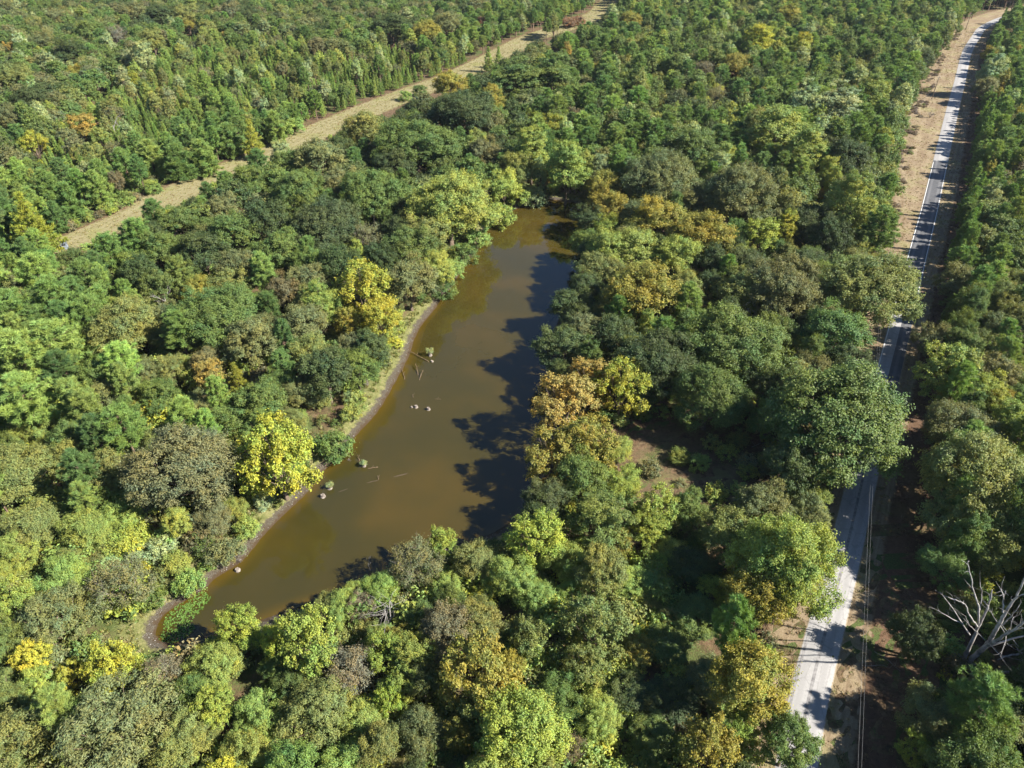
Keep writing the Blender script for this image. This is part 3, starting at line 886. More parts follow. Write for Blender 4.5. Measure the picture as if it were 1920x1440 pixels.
# ------------------------------------------------------------------ the trees one can point at: kind, pixel of the crown, half width in pixels, leaf colour, label
HAND = [
    # far side of the grassy track
    ('cedar', 62, 427, 42, 'ce', 'yellow-green cedar with layered boughs at the near end of the grassy track'),
    ('sycamore', 150, 237, 24, 'od', 'orange autumn tree standing alone above the young pines'),
    ('oak', 140, 140, 17, 'go', 'golden tree at the edge of the dark far hardwoods above the orange tree'),
    ('poplar', 250, 147, 10, 'ye', 'thin yellow tree among the bright young pines'),
    ('oak', 352, 48, 11, 'go', 'small golden tree in front of the dark hardwood clump at the picture top'),
    ('sycamore', 60, 268, 24, 'ye', 'pale yellow tree at the picture edge below the dark hardwoods'),
    ('oak', 20, 93, 13, 'od', 'rusty orange tree in the far corner wood'),
    ('twiggy', 218, 65, 21, 'gy', 'ash-grey thinning tree among the far dark hardwoods'),
    ('poplar', 270, 106, 20, 'pg', 'pale green tree rising from the bright pine plantation'),
    ('oak', 467, 30, 20, 'dk', 'blackish green tree at the picture top above the plantation'),
    ('poplar', 435, 18, 18, 'gb', 'tall buff-grey tree beside the blackish green tree at the picture top'),
    ('oak', 594, 88, 19, 'gb', 'dull buff tree standing over the far end of the young pines'),
    ('oak', 80, 80, 24, 'gg', None), ('oak', 130, 100, 28, 'dk', None), ('oak', 30, 150, 30, 'ol', None), ('oak', 60, 190, 30, 'dk', None),
    ('oak', 170, 60, 26, 'gr', None), ('oak', 300, 28, 26, 'dk', None), ('oak', 350, 30, 24, 'ol', None), ('oak', 250, 25, 24, 'gg', None),
    ('oak', 15, 225, 28, 'gg', None), ('oak', 285, 75, 22, 'ol', None), ('oak', 115, 35, 22, 'gg', None),
    ('oak', 735, 50, 32, 'dk', 'wide blackish oak beyond the far bend of the track'),
    ('oak', 800, 62, 24, 'go', 'yellow-green domed tree just beyond the far stretch of track'),
    ('oak', 842, 44, 27, 'gg', 'dark blue-grey tree next to the yellow-green dome beyond the track'),
    ('oak', 903, 44, 10, 'rd', 'small reddish tree between far dark pines'),
    ('young_pine', 473, 262, 19, 'ce', 'squat yellow-green domed pine on the track edge'),
    ('edge_pine', 430, 258, 26, 'pn', 'rounded pine beside the squat domed pine on the track edge'),
    ('shrub', 550, 237, 18, 'pl', 'bright round bush on the far edge of the track'),
    ('edge_pine', 380, 292, 28, 'pl', None), ('edge_pine', 333, 300, 28, 'pn', None), ('edge_pine', 283, 292, 32, 'pl', None), ('edge_pine', 233, 308, 27, 'pn', None),
    ('edge_pine', 182, 350, 26, 'pl', None), ('edge_pine', 128, 372, 27, 'pn', None), ('edge_pine', 515, 235, 24, 'pl', None), ('edge_pine', 90, 350, 28, 'pn', None),
    ('oak', 217, 341, 15, 'br', 'brown-leaved little tree among the pines above the track'),
    ('shrub', 287, 352, 14, 'pl', 'green bush overhanging the middle of the track edge'),
    ('shrub', 760, 180, 11, 'pl', 'small bush growing on the track near its narrow middle'),
    ('shrub', 787, 170, 12, 'gr', 'small dark bush growing on the track beside a paler one'),
    ('young_pine', 915, 112, 11, 'pl', 'young pine standing out on the track between two pale openings'),
    ('young_pine', 935, 108, 9, 'pl', 'smaller young pine beside another out on the track'),
    # between track and pond
    ('pine', 387, 362, 16, 'yo', 'small pine poking over the near edge of the track'),
    ('pine', 423, 345, 20, 'pn', 'pine leaning over the near edge of the track'),
    ('pine', 483, 302, 20, 'yo', 'dark pine at the near edge opposite the squat domed pine'),
    ('poplar', 527, 294, 20, 'pg', 'pale thin tree at the near edge of the track'),
    ('oak', 600, 300, 42, 'gg', 'round grey-green oak below the widest part of the track'),
    ('oak', 683, 243, 38, 'ol', 'olive oak touching the near edge of the track'),
    ('big_oak', 780, 268, 66, 'gr', 'large dark green oak between track and pond, below the blackish one'),
    ('big_oak', 868, 208, 58, 'dk', 'large blackish oak with a smooth dome close under the track'),
    ('oak', 843, 162, 30, 'go', 'golden-brown tree hugging the near edge of the track'),
    ('poplar', 922, 190, 22, 'go', 'golden spire-shaped tree beside the blackish dome'),
    ('big_oak', 842, 385, 76, 'lt', 'huge light green oak hanging over the far bank of the pond'),
    ('big_oak', 698, 362, 60, 'gr', 'big dark oak next to the huge light green one'),
    ('twiggy', 690, 445, 32, 'gb', 'grey twiggy tree with bare branches among dark oaks'),
    ('big_oak', 610, 420, 62, 'dk', 'broad dark oak in the middle of the wood above the yellow bank tree'),
    ('big_oak', 560, 365, 52, 'gr', 'dark oak downhill from the round grey-green one'),
    ('oak', 640, 500, 42, 'dk', 'dark oak just above the tall yellow bank tree'),
    ('oak', 770, 465, 44, 'gr', 'green oak on the slope above the curving bank'),
    ('oak', 800, 440, 40, 'ol', None), ('oak', 500, 420, 46, 'dk', None), ('oak', 530, 470, 40, 'gr', None), ('oak', 440, 440, 42, 'gr', None),
    ('oak', 380, 470, 40, 'dk', None), ('oak', 470, 340, 34, 'gr', None), ('pine', 287, 400, 24, 'yo', None), ('oak', 335, 420, 36, 'gr', None),
    ('pine', 250, 440, 30, 'pn', None), ('oak', 300, 470, 36, 'gr', None), ('pine', 200, 470, 32, 'pn', None), ('oak', 420, 395, 32, 'gg', None),
    ('oak', 545, 310, 28, 'gr', None), ('oak', 640, 280, 30, 'dk', None), ('oak', 740, 310, 36, 'dk', None), ('oak', 640, 350, 38, 'gg', None),
    ('oak', 910, 290, 34, 'gb', 'dull olive oak between the blackish dome and the head of the pond'),
    ('poplar', 973, 150, 44, 'gr', 'tall full tree in the far wood beyond the head of the pond'),
    ('poplar', 1033, 142, 42, 'gr', 'tall tree paired with another beyond the head of the pond'),
    ('poplar', 1062, 98, 9, 'od', 'thin orange tree showing between far green crowns'),
    ('oak', 1037, 98, 9, 'br', 'small tan tree beside the thin orange one'),
    ('oak', 1180, 43, 20, 'go', 'round golden-brown tree near the far end of the track'),
    ('shrub', 1066, 42, 14, 'rd', 'red sumac-like bush at the far end of the track'),
    ('shrub', 1085, 40, 12, 'rd', 'smaller red bush behind another at the far end of the track'),
    ('sycamore', 1073, 217, 16, 'br', 'reddish brown tree with a dark stem behind the head of the pond'),
    ('sycamore', 1035, 238, 26, 'ye', 'pale yellow-green thicket tree in the gap behind the pond head'),
    ('sycamore', 1000, 225, 18, 'li', 'small lime tree in the gap behind the pond head'),
    ('poplar', 1063, 303, 36, 'pl', 'bright green tree at the very head of the pond'),
    ('poplar', 997, 280, 32, 'lt', 'light green tree near the head of the pond'),
    ('oak', 968, 315, 34, 'ol', None), ('oak', 945, 345, 30, 'lt', None),
    ('shrub', 937, 395, 28, 'lt', 'spreading bush overhanging the curved far bank'),
    ('shrub', 1003, 362, 22, 'pg', 'pale grey-green bush on the far end of the bank'),
    ('shrub', 975, 365, 20, 'lt', 'green bush in the notch of the far bank'),
    ('shrub', 1038, 345, 14, 'od', 'orange tinted bush at the head of the pond'),
    ('shrub', 895, 440, 22, 'pl', None), ('shrub', 870, 470, 22, 'gr', None), ('shrub', 848, 500, 22, 'pl', None),
    # left wood and left bank
    ('big_oak', 233, 613, 60, 'ol', 'olive oak standing apart, shadow gap on its near side'),
    ('big_oak', 405, 590, 70, 'gr', 'large green oak in the middle of the wood west of the pond'),
    ('oak', 377, 548, 30, 'go', 'gold-tinged crown behind the large green oak'),
    ('oak', 437, 537, 36, 'ol', 'olive-gold crown at the top of the large green oak'),
    ('oak', 473, 640, 46, 'gg', 'grey-green oak on the pond side of the large green oak'),
    ('oak', 535, 545, 32, 'br', 'brownish oak between green ones above the yellow bank tree'),
    ('oak', 610, 698, 48, 'dk', 'dark round tree above the small beach of the pond'),
    ('cedar', 447, 713, 22, 'ce', 'small bright green dome-shaped tree in a gap'),
    ('sycamore', 392, 700, 26, 'od', 'thin tree turning orange beside the bright green dome'),
    ('willow', 320, 693, 34, 'ol', 'olive-brown bushy tree in the sunny gap'),
    ('oak', 493, 752, 40, 'gr', 'dark green tree uphill of the big yellow bank tree'),
    ('sycamore', 515, 850, 74, 'ye', 'big bright yellow tree on the near bank of the pond'),
    ('sycamore', 683, 538, 54, 'ye', 'tall yellow tree halfway along the bank'),
    ('sycamore', 712, 592, 34, 'ye', 'lower yellow tree in front of the tall one halfway along the bank'),
    ('sycamore', 655, 600, 26, 'go', 'golden side crown behind the tall yellow bank tree'),
    ('big_oak', 350, 872, 88, 'gb', 'large grey-brown oak with a dull dense crown beside the yellow bank tree'),
    ('sycamore', 270, 925, 17, 'ye', 'slender yellow sapling beside the grey-brown oak'),
    ('pine', 145, 880, 36, 'yo', 'dark pine uphill of the slender yellow sapling'),
    ('pine', 230, 797, 40, 'pn', 'round pine above the grey-brown oak'),
    ('sycamore', 277, 758, 14, 'li', 'lime sapling in a dark gap'),
    ('pine', 33, 663, 50, 'pl', None), ('pine', 100, 640, 46, 'pl', None), ('pine', 50, 740, 50, 'pl', None), ('pine', 20, 580, 40, 'pn', None),
    ('pine', 95, 560, 42, 'pn', None), ('pine', 160, 520, 36, 'pn', None), ('pine', 70, 510, 36, 'pl', None), ('pine', 165, 590, 34, 'pn', None),
    ('sycamore', 147, 655, 26, 'li', 'lime-leaved young tree against the light pines'),
    ('shrub', 624, 828, 30, 'gr', 'round dark bush on the bank beside the big yellow tree'),
    ('shrub', 660, 770, 20, 'lt', 'green bush where the grassy bank widens'),
    ('willow', 35, 880, 60, 'ol', 'wide yellowish olive tree at the picture edge'),
    ('willow', 60, 810, 42, 'lt', 'light green tree uphill of the wide yellowish olive one'),
    ('oak', 767, 525, 46, 'gg', 'grey-green tree on the bank behind the tall yellow one'),
    ('oak', 815, 500, 32, 'lt', 'light green tree leaning to the water above the bank corner'),
    ('shrub', 832, 532, 24, 'gr', 'dark bush dipping to the water at the bank corner'),
    ('willow', 735, 560, 30, 'gg', None), ('oak', 570, 610, 40, 'gg', None), ('oak', 300, 540, 34, 'gr', None), ('oak', 580, 660, 34, 'ol', None),
    ('willow', 560, 740, 34, 'gg', None), ('willow', 545, 790, 30, 'ol', None), ('willow', 430, 790, 40, 'gr', None), ('willow', 300, 830, 36, 'ol', None),
    # bottom left
    ('twiggy', 223, 1093, 48, 'gb', 'rounded grey-brown bush tree near the tip of the pond'),
    ('sycamore', 27, 1133, 42, 'li', 'lime-yellow tree cut by the picture edge'),
    ('willow', 113, 1085, 50, 'pl', 'fresh green feathery tree beside the grey-brown bush tree'),
    ('willow', 100, 1163, 66, 'gg', 'broad grey-green feathery tree below the fresh green one'),
    ('sycamore', 203, 1250, 46, 'ye', 'pale yellow tree at the dry tip of the pond'),
    ('twiggy', 303, 1258, 34, 'gy', 'leafless grey bush at the tip of the pond'),
    ('sycamore', 443, 1173, 38, 'li', 'lime-yellow tree standing out against the pond tip'),
    ('willow', 400, 1243, 46, 'lt', 'green bushy tree behind the lime-yellow one'),
    ('sycamore', 580, 1197, 58, 'li', 'olive-lime tree with a pale dead limb at its side'),
    ('sycamore', 400, 1320, 34, 'li', 'yellow-green tree on the near side of the green bushy one'),
    ('willow', 483, 1343, 44, 'pl', 'bright green tree in the near thicket'),
    ('willow', 213, 1360, 92, 'gg', 'very wide grey-green feathery tree at the bottom edge'),
    ('willow', 50, 1377, 70, 'ol', 'olive feathery tree in the bottom corner'),
    ('willow', 330, 1400, 60, 'ol', 'olive tree touching the bottom edge next to the very wide one'),
    ('willow', 593, 1330, 62, 'ol', 'large olive tree left of a deep dark gap'),
    ('shrub', 282, 1116, 26, 'gr', 'dark green bush right at the pond tip bank'),
    ('shrub', 350, 1088, 26, 'pl', 'bright green bush over the bank by the floating weed'),
    ('shrub', 417, 1032, 28, 'gg', 'grey-green bush at the bend of the near bank'),
    ('shrub', 375, 1015, 24, 'br', 'brownish bush behind the bend of the near bank'),
    ('shrub', 330, 1055, 22, 'lt', None), ('shrub', 300, 1030, 26, 'pg', None), ('shrub', 460, 985, 22, 'lt', None), ('shrub', 245, 1010, 30, 'li', None),
    ('willow', 160, 990, 44, 'lt', None), ('willow', 60, 980, 48, 'ol', None), ('willow', 20, 1040, 40, 'lt', None), ('willow', 400, 970, 34, 'gb', None),
    # bottom middle
    ('twiggy', 778, 1055, 44, 'gb', 'grey half-bare tree on the near bank'),
    ('sycamore', 828, 1015, 28, 'li', 'lime tree behind the grey half-bare one'),
    ('willow', 887, 1048, 40, 'ol', 'pointed olive tree on the near bank'),
    ('willow', 713, 1103, 34, 'pl', 'green pointed tree behind the white tangled vines'),
    ('oak', 840, 1185, 48, 'br', 'brown-olive tree in the middle of the near thicket'),
    ('willow', 783, 1155, 36, 'gr', 'dark green tree beside the white tangled vines'),
    ('sycamore', 895, 1258, 70, 'go', 'big golden-olive tree in the near thicket'),
    ('sycamore', 958, 1250, 28, 'go', 'golden side crown of the big golden-olive tree, over the dark gap'),
    ('oak', 975, 1372, 72, 'li', 'bright olive-green tree with tufted crown at the bottom edge'),
    ('sycamore', 905, 1325, 44, 'ol', None),
    ('sycamore', 1007, 1005, 46, 'li', 'yellow-lime tree at the water corner of the near bank'),
    ('willow', 960, 1082, 46, 'pl', 'light green tree behind the pointed olive one'),
    ('willow', 1057, 1052, 40, 'lt', 'light green bushy tree near the sunny clearing'),
    ('sycamore', 1120, 1168, 56, 'ol', 'tall olive tree beside the deep shade'),
    ('sycamore', 1100, 1245, 36, 'ol', 'olive tree on the near side of the tall olive one'),
    ('twiggy', 660, 1258, 44, 'gy', 'pinkish grey bare tree in the near thicket'),
    ('willow', 793, 1370, 48, 'gg', 'grey-green tree rising out of the dark gap at the bottom'),
    ('twiggy', 1073, 1402, 24, 'br', 'small brown bush at the bottom edge'),
    ('oak', 1253, 1210, 40, 'gr', None), ('oak', 1223, 1377, 40, 'gr', None), ('oak', 1180, 1090, 34, 'pl', None), ('willow', 1010, 1120, 36, 'pl', None),
    ('sycamore', 720, 1220, 34, 'li', 'yellow-green tree between the pinkish bare tree and the golden-olive one'),
    ('willow', 640, 1140, 34, 'pl', None), ('willow', 1075, 1110, 28, 'pl', None), ('oak', 1260, 1310, 44, 'dk', None), ('oak', 1180, 1300, 40, 'dk', None),
    # pond, east bank
    ('sycamore', 1060, 748, 56, 'od', 'orange-gold tree leaning over the water on the east bank'),
    ('sycamore', 1112, 712, 46, 'od', 'tawny tree between the orange-gold and the bright yellow one'),
    ('sycamore', 1167, 722, 50, 'ye', 'bright yellow tree on the east bank'),
    ('sycamore', 1040, 842, 48, 'go', 'lower golden tree at the waterline under the orange-gold one'),
    ('sycamore', 1105, 828, 50, 'go', 'golden-green tree under the bright yellow one'),
    ('willow', 1163, 912, 44, 'li', 'lime green column of creeper-covered tree by the clearing'),
    ('oak', 1090, 893, 46, 'gr', 'dark green tree below the golden bank trees'),
    ('willow', 1160, 850, 30, 'lt', 'light green bushy tree beside the clearing'),
    ('oak', 1072, 572, 38, 'dk', 'dark tree overhanging the shaded middle of the pond'),
    ('oak', 1054, 645, 46, 'dk', 'darkest tree overhanging the shaded water near the bright yellow one'),
    ('oak', 1100, 625, 38, 'gg', 'grey-green tree behind the dark overhanging ones'),
    ('oak', 1203, 548, 64, 'go', 'round golden-olive tree in the wood east of the pond'),
    ('big_oak', 1235, 680, 72, 'dk', 'big dark oak uphill from the bright yellow bank tree'),
    ('oak', 1100, 535, 32, 'dk', None), ('oak', 1086, 605, 32, 'dk', None), ('oak', 1056, 700, 30, 'dk', None), ('oak', 1114, 472, 30, 'dk', None),
    ('oak', 1150, 630, 40, 'dk', None),
    ('oak', 1122, 505, 38, 'ol', 'olive tree over the shaded upper half of the pond'),
    ('oak', 1140, 470, 40, 'lt', 'light green tree behind the pale round crown'),
    ('oak', 1140, 424, 22, 'li', 'pale yellow-green round crown near the head of the pond'),
    ('oak', 1140, 385, 32, 'go', 'yellow-olive tree at the east corner of the pond head'),
    ('oak', 1133, 352, 30, 'go', 'second yellow-olive tree, farther from the water at the pond head'),
    ('oak', 1108, 400, 30, 'dk', None), ('oak', 1100, 450, 30, 'gr', None),
    ('big_oak', 1238, 333, 62, 'gg', 'big grey-green oak up the slope from the pond head'),
    ('oak', 1230, 412, 44, 'go', 'olive-gold tree below the big grey-green oak'),
    ('oak', 1315, 440, 48, 'go', 'golden-olive tree next to the lime pointed ones'),
    ('oak', 1190, 470, 40, 'lt', None), ('oak', 1270, 480, 40, 'lt', None), ('oak', 1300, 385, 34, 'gg', None),
    ('sycamore', 1427, 440, 32, 'li', 'bright lime tree below the large rounded oak'),
    ('poplar', 1473, 430, 20, 'ye', 'narrow yellow-green spire beside the bright lime tree'),
    ('big_oak', 1380, 365, 66, 'gg', 'large rounded grey-green oak above the lime trees'),
    ('oak', 1300, 278, 46, 'gr', 'green oak behind the large rounded one'),
    ('poplar', 1570, 200, 46, 'pg', 'tall pale green poplar, widest of the pale ones'),
    ('poplar', 1507, 196, 32, 'pg', 'pale poplar beside the widest pale one'),
    ('poplar', 1507, 287, 32, 'lt', 'light green poplar below the pale pair'),
    ('poplar', 1633, 172, 30, 'lt', 'light green poplar closest to the bare roadside strip'),
    ('poplar', 1453, 255, 52, 'lt', 'yellowish green poplar with a broad crown'),
    ('poplar', 1420, 240, 28, 'ol', None),
    ('oak', 1587, 300, 42, 'dk', 'dark oak below the widest pale poplar'),
    ('poplar', 1595, 385, 42, 'lt', 'light green tree nearest the far part of the dark road'),
    ('oak', 1537, 367, 8, 'od', 'tiny orange-yellow tree in the dark gap'),
    ('pine', 1655, 422, 38, 'pn', 'wide green pine at the roadside beside the dark asphalt'),
    ('big_oak', 1520, 420, 46, 'dk', None), ('oak', 1560, 450, 38, 'dk', None),
    ('poplar', 1423, 78, 33, 'ye', 'tall golden-yellow poplar in the far pine wood'),
    ('oak', 1383, 124, 27, 'go', 'golden-brown tree in front of the tall golden-yellow poplar'),
    ('poplar', 1477, 30, 26, 'go', 'dull golden tree farther back than the golden-yellow poplar'),
    ('poplar', 1503, 87, 18, 'ye', 'yellow pointed tree beside the golden-yellow poplar'),
    ('oak', 1343, 173, 13, 'ye', 'small yellow tree under the golden-brown one'),
    ('twiggy', 1320, 133, 25, 'gy', 'grey bare-topped tree in the far wood'),
    ('twiggy', 1340, 180, 20, 'gb', None),
    ('young_pine', 1755, 8, 10, 'od', 'orange dead pine near the top of the road'),
    # between clearing and road
    ('big_oak', 1630, 537, 80, 'ol', 'big olive oak leaning over the bend of the road'),
    ('big_oak', 1467, 537, 70, 'gg', 'grey-green oak beside the hidden white building'),
    ('oak', 1397, 548, 44, 'ol', 'dark olive oak on the far side of the hidden white building'),
    ('sycamore', 1322, 560, 13, 'od', 'small orange-red tree in the shaded wood'),
    ('pine', 1290, 565, 32, 'pl', 'soft green pine beside the orange-red tree'),
    ('pine', 1285, 640, 30, 'pn', None),
    ('big_oak', 1380, 645, 84, 'gr', 'open-crowned oak with pale limbs in the middle of the east wood'),
    ('oak', 1567, 622, 54, 'yo', 'dense blue-green tree beside the bend of the road'),
    ('sycamore', 1493, 640, 20, 'li', 'narrow lime tree between dark oaks'),
    ('big_oak', 1578, 782, 124, 'gr', 'largest oak, spreading dark green over the road'),
    ('big_oak', 1330, 742, 66, 'gr', 'dark oak on the far edge of the shady clearing'),
    ('oak', 1430, 720, 40, 'dk', None), ('oak', 1290, 700, 36, 'dk', None),
    ('sycamore', 1235, 950, 40, 'li', 'sunlit lime sapling thicket at the near edge of the clearing'),
    ('sycamore', 1210, 985, 30, 'li', None),
    ('big_oak', 1468, 1060, 92, 'lt', 'large light green oak overhanging the lower road'),
    ('oak', 1420, 1120, 52, 'go', 'golden oak beneath the large light green one'),
    ('pine', 1373, 1172, 42, 'pn', 'soft needled pine next to the golden oak'),
    ('oak', 1400, 1280, 66, 'go', 'golden-olive oak beside the sunlit stretch of road'),
    ('oak', 1340, 1275, 44, 'gg', None), ('oak', 1310, 1160, 44, 'gr', None), ('oak', 1300, 1060, 40, 'dk', None),
    ('sycamore', 1330, 1403, 56, 'go', 'yellow-olive tree at the bottom edge by the road'),
    ('oak', 1478, 1395, 48, 'gr', 'green roadside tree at the bottom edge'),
    ('oak', 1395, 1350, 36, 'li', None),
    # beyond the road
    ('oak', 1797, 525, 32, 'gg', 'grey-green tree across the road from the big olive oak'),
    ('oak', 1750, 640, 32, 'gg', 'grey-green tree across the road at the bend'),
    ('sycamore', 1778, 690, 50, 'lt', 'bright yellow-green tree across the road from the largest oak'),
    ('oak', 1847, 735, 38, 'lt', None),
    ('big_oak', 1800, 805, 62, 'gg', 'dark grey oak with silvery limbs across the road'),
    ('big_oak', 1825, 900, 104, 'ol', 'huge pale olive oak across the road'),
    ('oak', 1873, 757, 26, 'go', 'orange-tinted tree behind the huge pale olive oak'),
    ('oak', 1870, 1015, 58, 'ol', 'olive tree just above the dead white tree'),
    ('oak', 1770, 1062, 36, 'yo', 'blue-green tree uphill of the dead white tree'),
    ('oak', 1718, 1190, 42, 'dk', 'dark shaded tree at the foot of the dead white tree'),
    ('willow', 1755, 1340, 58, 'gg', 'grey-green feathery tree in front of the dead white tree'),
    ('willow', 1870, 1345, 58, 'gg', 'grey feathery tree under the fallen white limb'),
    ('willow', 1830, 1412, 62, 'gr', 'feathery tree in the corner beyond the road'),
    ('sycamore', 1718, 1400, 26, 'li', 'lime sapling on the shaded roadside'),
    ('poplar', 1867, 128, 24, 'pg', 'pale green poplar across the upper road'),
    ('oak', 1850, 165, 22, 'gb', 'buff thinning tree across the upper road'),
    ('oak', 1855, 100, 12, 'go', 'gold-tinted tree beside the pale poplar across the road'),
]
GROUP_OF = [
    (lambda u, v: u > 1650, 'trees of the wood across the road', 'in the wood on the far side of the road'),
    (lambda u, v: v < 480 and u < 1000 and v < 500 - 0.40 * u, 'trees beyond the grassy track', 'in the woods beyond the grassy track'),
    (lambda u, v: u < 1000 and v < 520 and u > 250, 'trees between track and pond', 'in the dark wood between track and pond'),
    (lambda u, v: u < 700 and v < 980, 'trees of the sunny wood west of the pond', 'in the sunny mixed wood west of the pond'),
    (lambda u, v: u < 620 and v >= 980, 'thicket at the tip of the pond', 'in the sunny thicket around the pond tip'),
    (lambda u, v: u < 1290 and v >= 1000, 'near thicket below the pond', 'in the near thicket between pond and road'),
    (lambda u, v: v < 330, 'trees of the far pine wood', 'in the far wood between the track and the road'),
    (lambda u, v: True, 'trees between pond and road', 'in the wood between pond and road'),
]
ADJ = dict(dk='dark green', gr='mid green', gg='grey-green', ol='olive green', lt='light green', li='lime green', ye='yellow', go='golden olive', od='orange', br='brownish', rd='reddish',
           gy='grey', pn='green', pl='bright green', yo='deep green', ce='yellow-green', gb='dull grey-brown', pg='pale green')


def common(kind, tint, u, v):
    for f, g, ph in GROUP_OF:
        if f(u, v):
            n = NAME[kind].replace('_tree', '').replace('_', ' ')
            noun = {'shrub': 'shrub', 'young pine': 'young pine', 'half bare': 'half-bare tree'}.get(n, n + ' tree')
            return f"{ADJ[tint]} {noun} {ph}", f"{ADJ[tint]} {noun}s, {g}"


HAND_RECS = []
for kind, u, v, r, tint, label in HAND:
    grp = None
    anon = label is None
    if anon:
        label, grp = common(kind, tint, u, v)
        grp = grp.split(', ', 1)[1]
    else:
        grp = common(kind, tint, u, v)[1].split(', ', 1)[1]
    o_ = plant_px(kind, u, v, r, tint, label, grp, tall=.88 if 1030 < u < 1125 and 390 < v < 735 else (.55 if anon and 1150 < u < 1345 and v > 1000 else (1.25 if 1360 < u < 1500 and 1000 < v < 1300 else 1.0)))
    if anon:
        R_ = r * depth_at(tuple(o_.location)) / FPX
        HAND_RECS.append((o_, f"{ADJ[tint]} {CAT[NAME[kind]] if kind == 'twiggy' else NAME[kind].replace('_tree', '').replace('_', ' ')}", o_.location.x, o_.location.y, R_, 8.0))
for x_, y_ in ((76, 37), (82, 44), (75.5, 49), (83, 55), (79, 63), (86, 70), (81, 77)):   # the wood goes on behind the dead tree and shades the strip
    plant('oak', x_, y_, 4.4, jit_tint('gr'), 'tall green oak in the wood behind the dead tree', 'trees of the wood across the road', 19.5)
N_HAND = len(TREES)

# ------------------------------------------------------------------ filling the woods
HXY = np.array([(t[0], t[1], t[2]) for t in TREES])
hand_px = np.array([(u, v, r) for _, u, v, r, _, _ in HAND], float)
hand_dep = np.array([depth_at((x, y, 6.0)) for x, y, _ in TREES])[:len(HAND)]
PLANT_POLY = [(40, 350), (100, 215), (240, 120), (330, 60), (520, 55), (640, 95), (700, 62), (900, 88), (1010, 55), (1080, 22), (1120, 0), (1100, 30), (950, 85), (860, 118), (700, 172), (560, 195), (440, 212), (300, 258), (170, 310)]
c1 = np.array([gp(u, v)[:2] for u, v in CLEAR1]); c2 = np.array([gp(u, v)[:2] for u, v in CLEAR2]); c3 = np.array([gp(u, v, -1)[:2] for u, v in CLEAR3])


def road_offset(P):
    """Signed lateral offset from the road's centre, with the widths of the open strip there."""
    o = np.zeros(len(P)); k = np.zeros(len(P), int)
    for a in range(0, len(P), 4000):
        D = ((P[a:a + 4000, None, :] - CL[None]) ** 2).sum(2)
        kk = D.argmin(1); k[a:a + 4000] = kk
        o[a:a + 4000] = ((P[a:a + 4000] - CL[kk]) * NRM[kk]).sum(1)
    return o, k


def track_offset(P):
    o = np.zeros(len(P)); k = np.zeros(len(P), int)
    for a in range(0, len(P), 4000):
        D = ((P[a:a + 4000, None, :] - TRACK_MID[None]) ** 2).sum(2)
        kk = D.argmin(1); k[a:a + 4000] = kk
        o[a:a + 4000] = ((P[a:a + 4000] - TRACK_MID[kk]) * tn_[kk]).sum(1)
    return o, k


def frustum(n, y0, y1, margin, seed):
    r = np.random.default_rng(seed)
    y = r.uniform(y0, y1, n); x = r.uniform(-1, 1, n) * 640
    P = np.stack([x, y], 1)
    return P[np.abs(x) < 0.735 * (y * CP + H * SP) + margin]


def shore(P):
    d = np.full(len(P), 99.0)
    nr = (P[:, 0] > -105) & (P[:, 0] < 75) & (P[:, 1] > 35) & (P[:, 1] < 255)
    q = dist_to_poly(POND, P[nr]); d[nr] = np.where(inside(POND, P[nr]), -q, q)
    return d


class Hash:
    def __init__(s, cell=9.0): s.c = cell; s.d = {}
    def add(s, x, y, r): s.d.setdefault((int(x // s.c), int(y // s.c)), []).append((x, y, r))
    def ok(s, x, y, r, f):
        i, j = int(x // s.c), int(y // s.c)
        for a in (i - 2, i - 1, i, i + 1, i + 2):
            for b in (j - 2, j - 1, j, j + 1, j + 2):
                for (X, Y, R_) in s.d.get((a, b), ()):
                    if (x - X) ** 2 + (y - Y) ** 2 < (f * (r + R_)) ** 2: return False
        return True


def classify(P):
    """Open ground (no trees), and the wood each point belongs to."""
    n = len(P)
    px = pix(np.column_stack([P, np.full(n, 8.0)])); u, v = px[:, 0], px[:, 1]
    o, k = road_offset(P); to, tk = track_offset(P); sh = shore(P)
    open_ = (o > -(hw + LV[k] - np.where(P[:, 1] > 200, 3.5, 0.5))) & (o < hw + RR[k] + 1.5)
    open_ |= (np.abs(to) < TRACK_HW[tk] + 1.2) & (P[:, 1] > 80) & (o < 0)
    open_ |= inside(c1, P) | inside(c2, P) | inside(c3, P)
    z = np.full(n, 'east', dtype='<U8')
    z[(v < 335) & (u > 880)] = 'farmid'
    z[(v > 985) & (u < 1290)] = 'near'
    z[(u < 560) & (v > 470) & (v <= 985)] = 'west'
    z[(u < 1000) & (v <= 520) & (u > 235)] = 'between'
    z[(v > 900) & (u < 520)] = 'tip'
    far = (to < 0) & (P[:, 1] > 120) & (o < -25)
    z[far] = 'hard'
    z[far & (np.abs(to) < 55)] = 'edge'
    z[far & inside(np.array(PLANT_POLY), px)] = 'young'
    z[o > 0] = 'across'
    z[(o > 0) & (P[:, 1] > 210)] = 'acrossf'
    return open_, z, u, v, sh, o, k, to


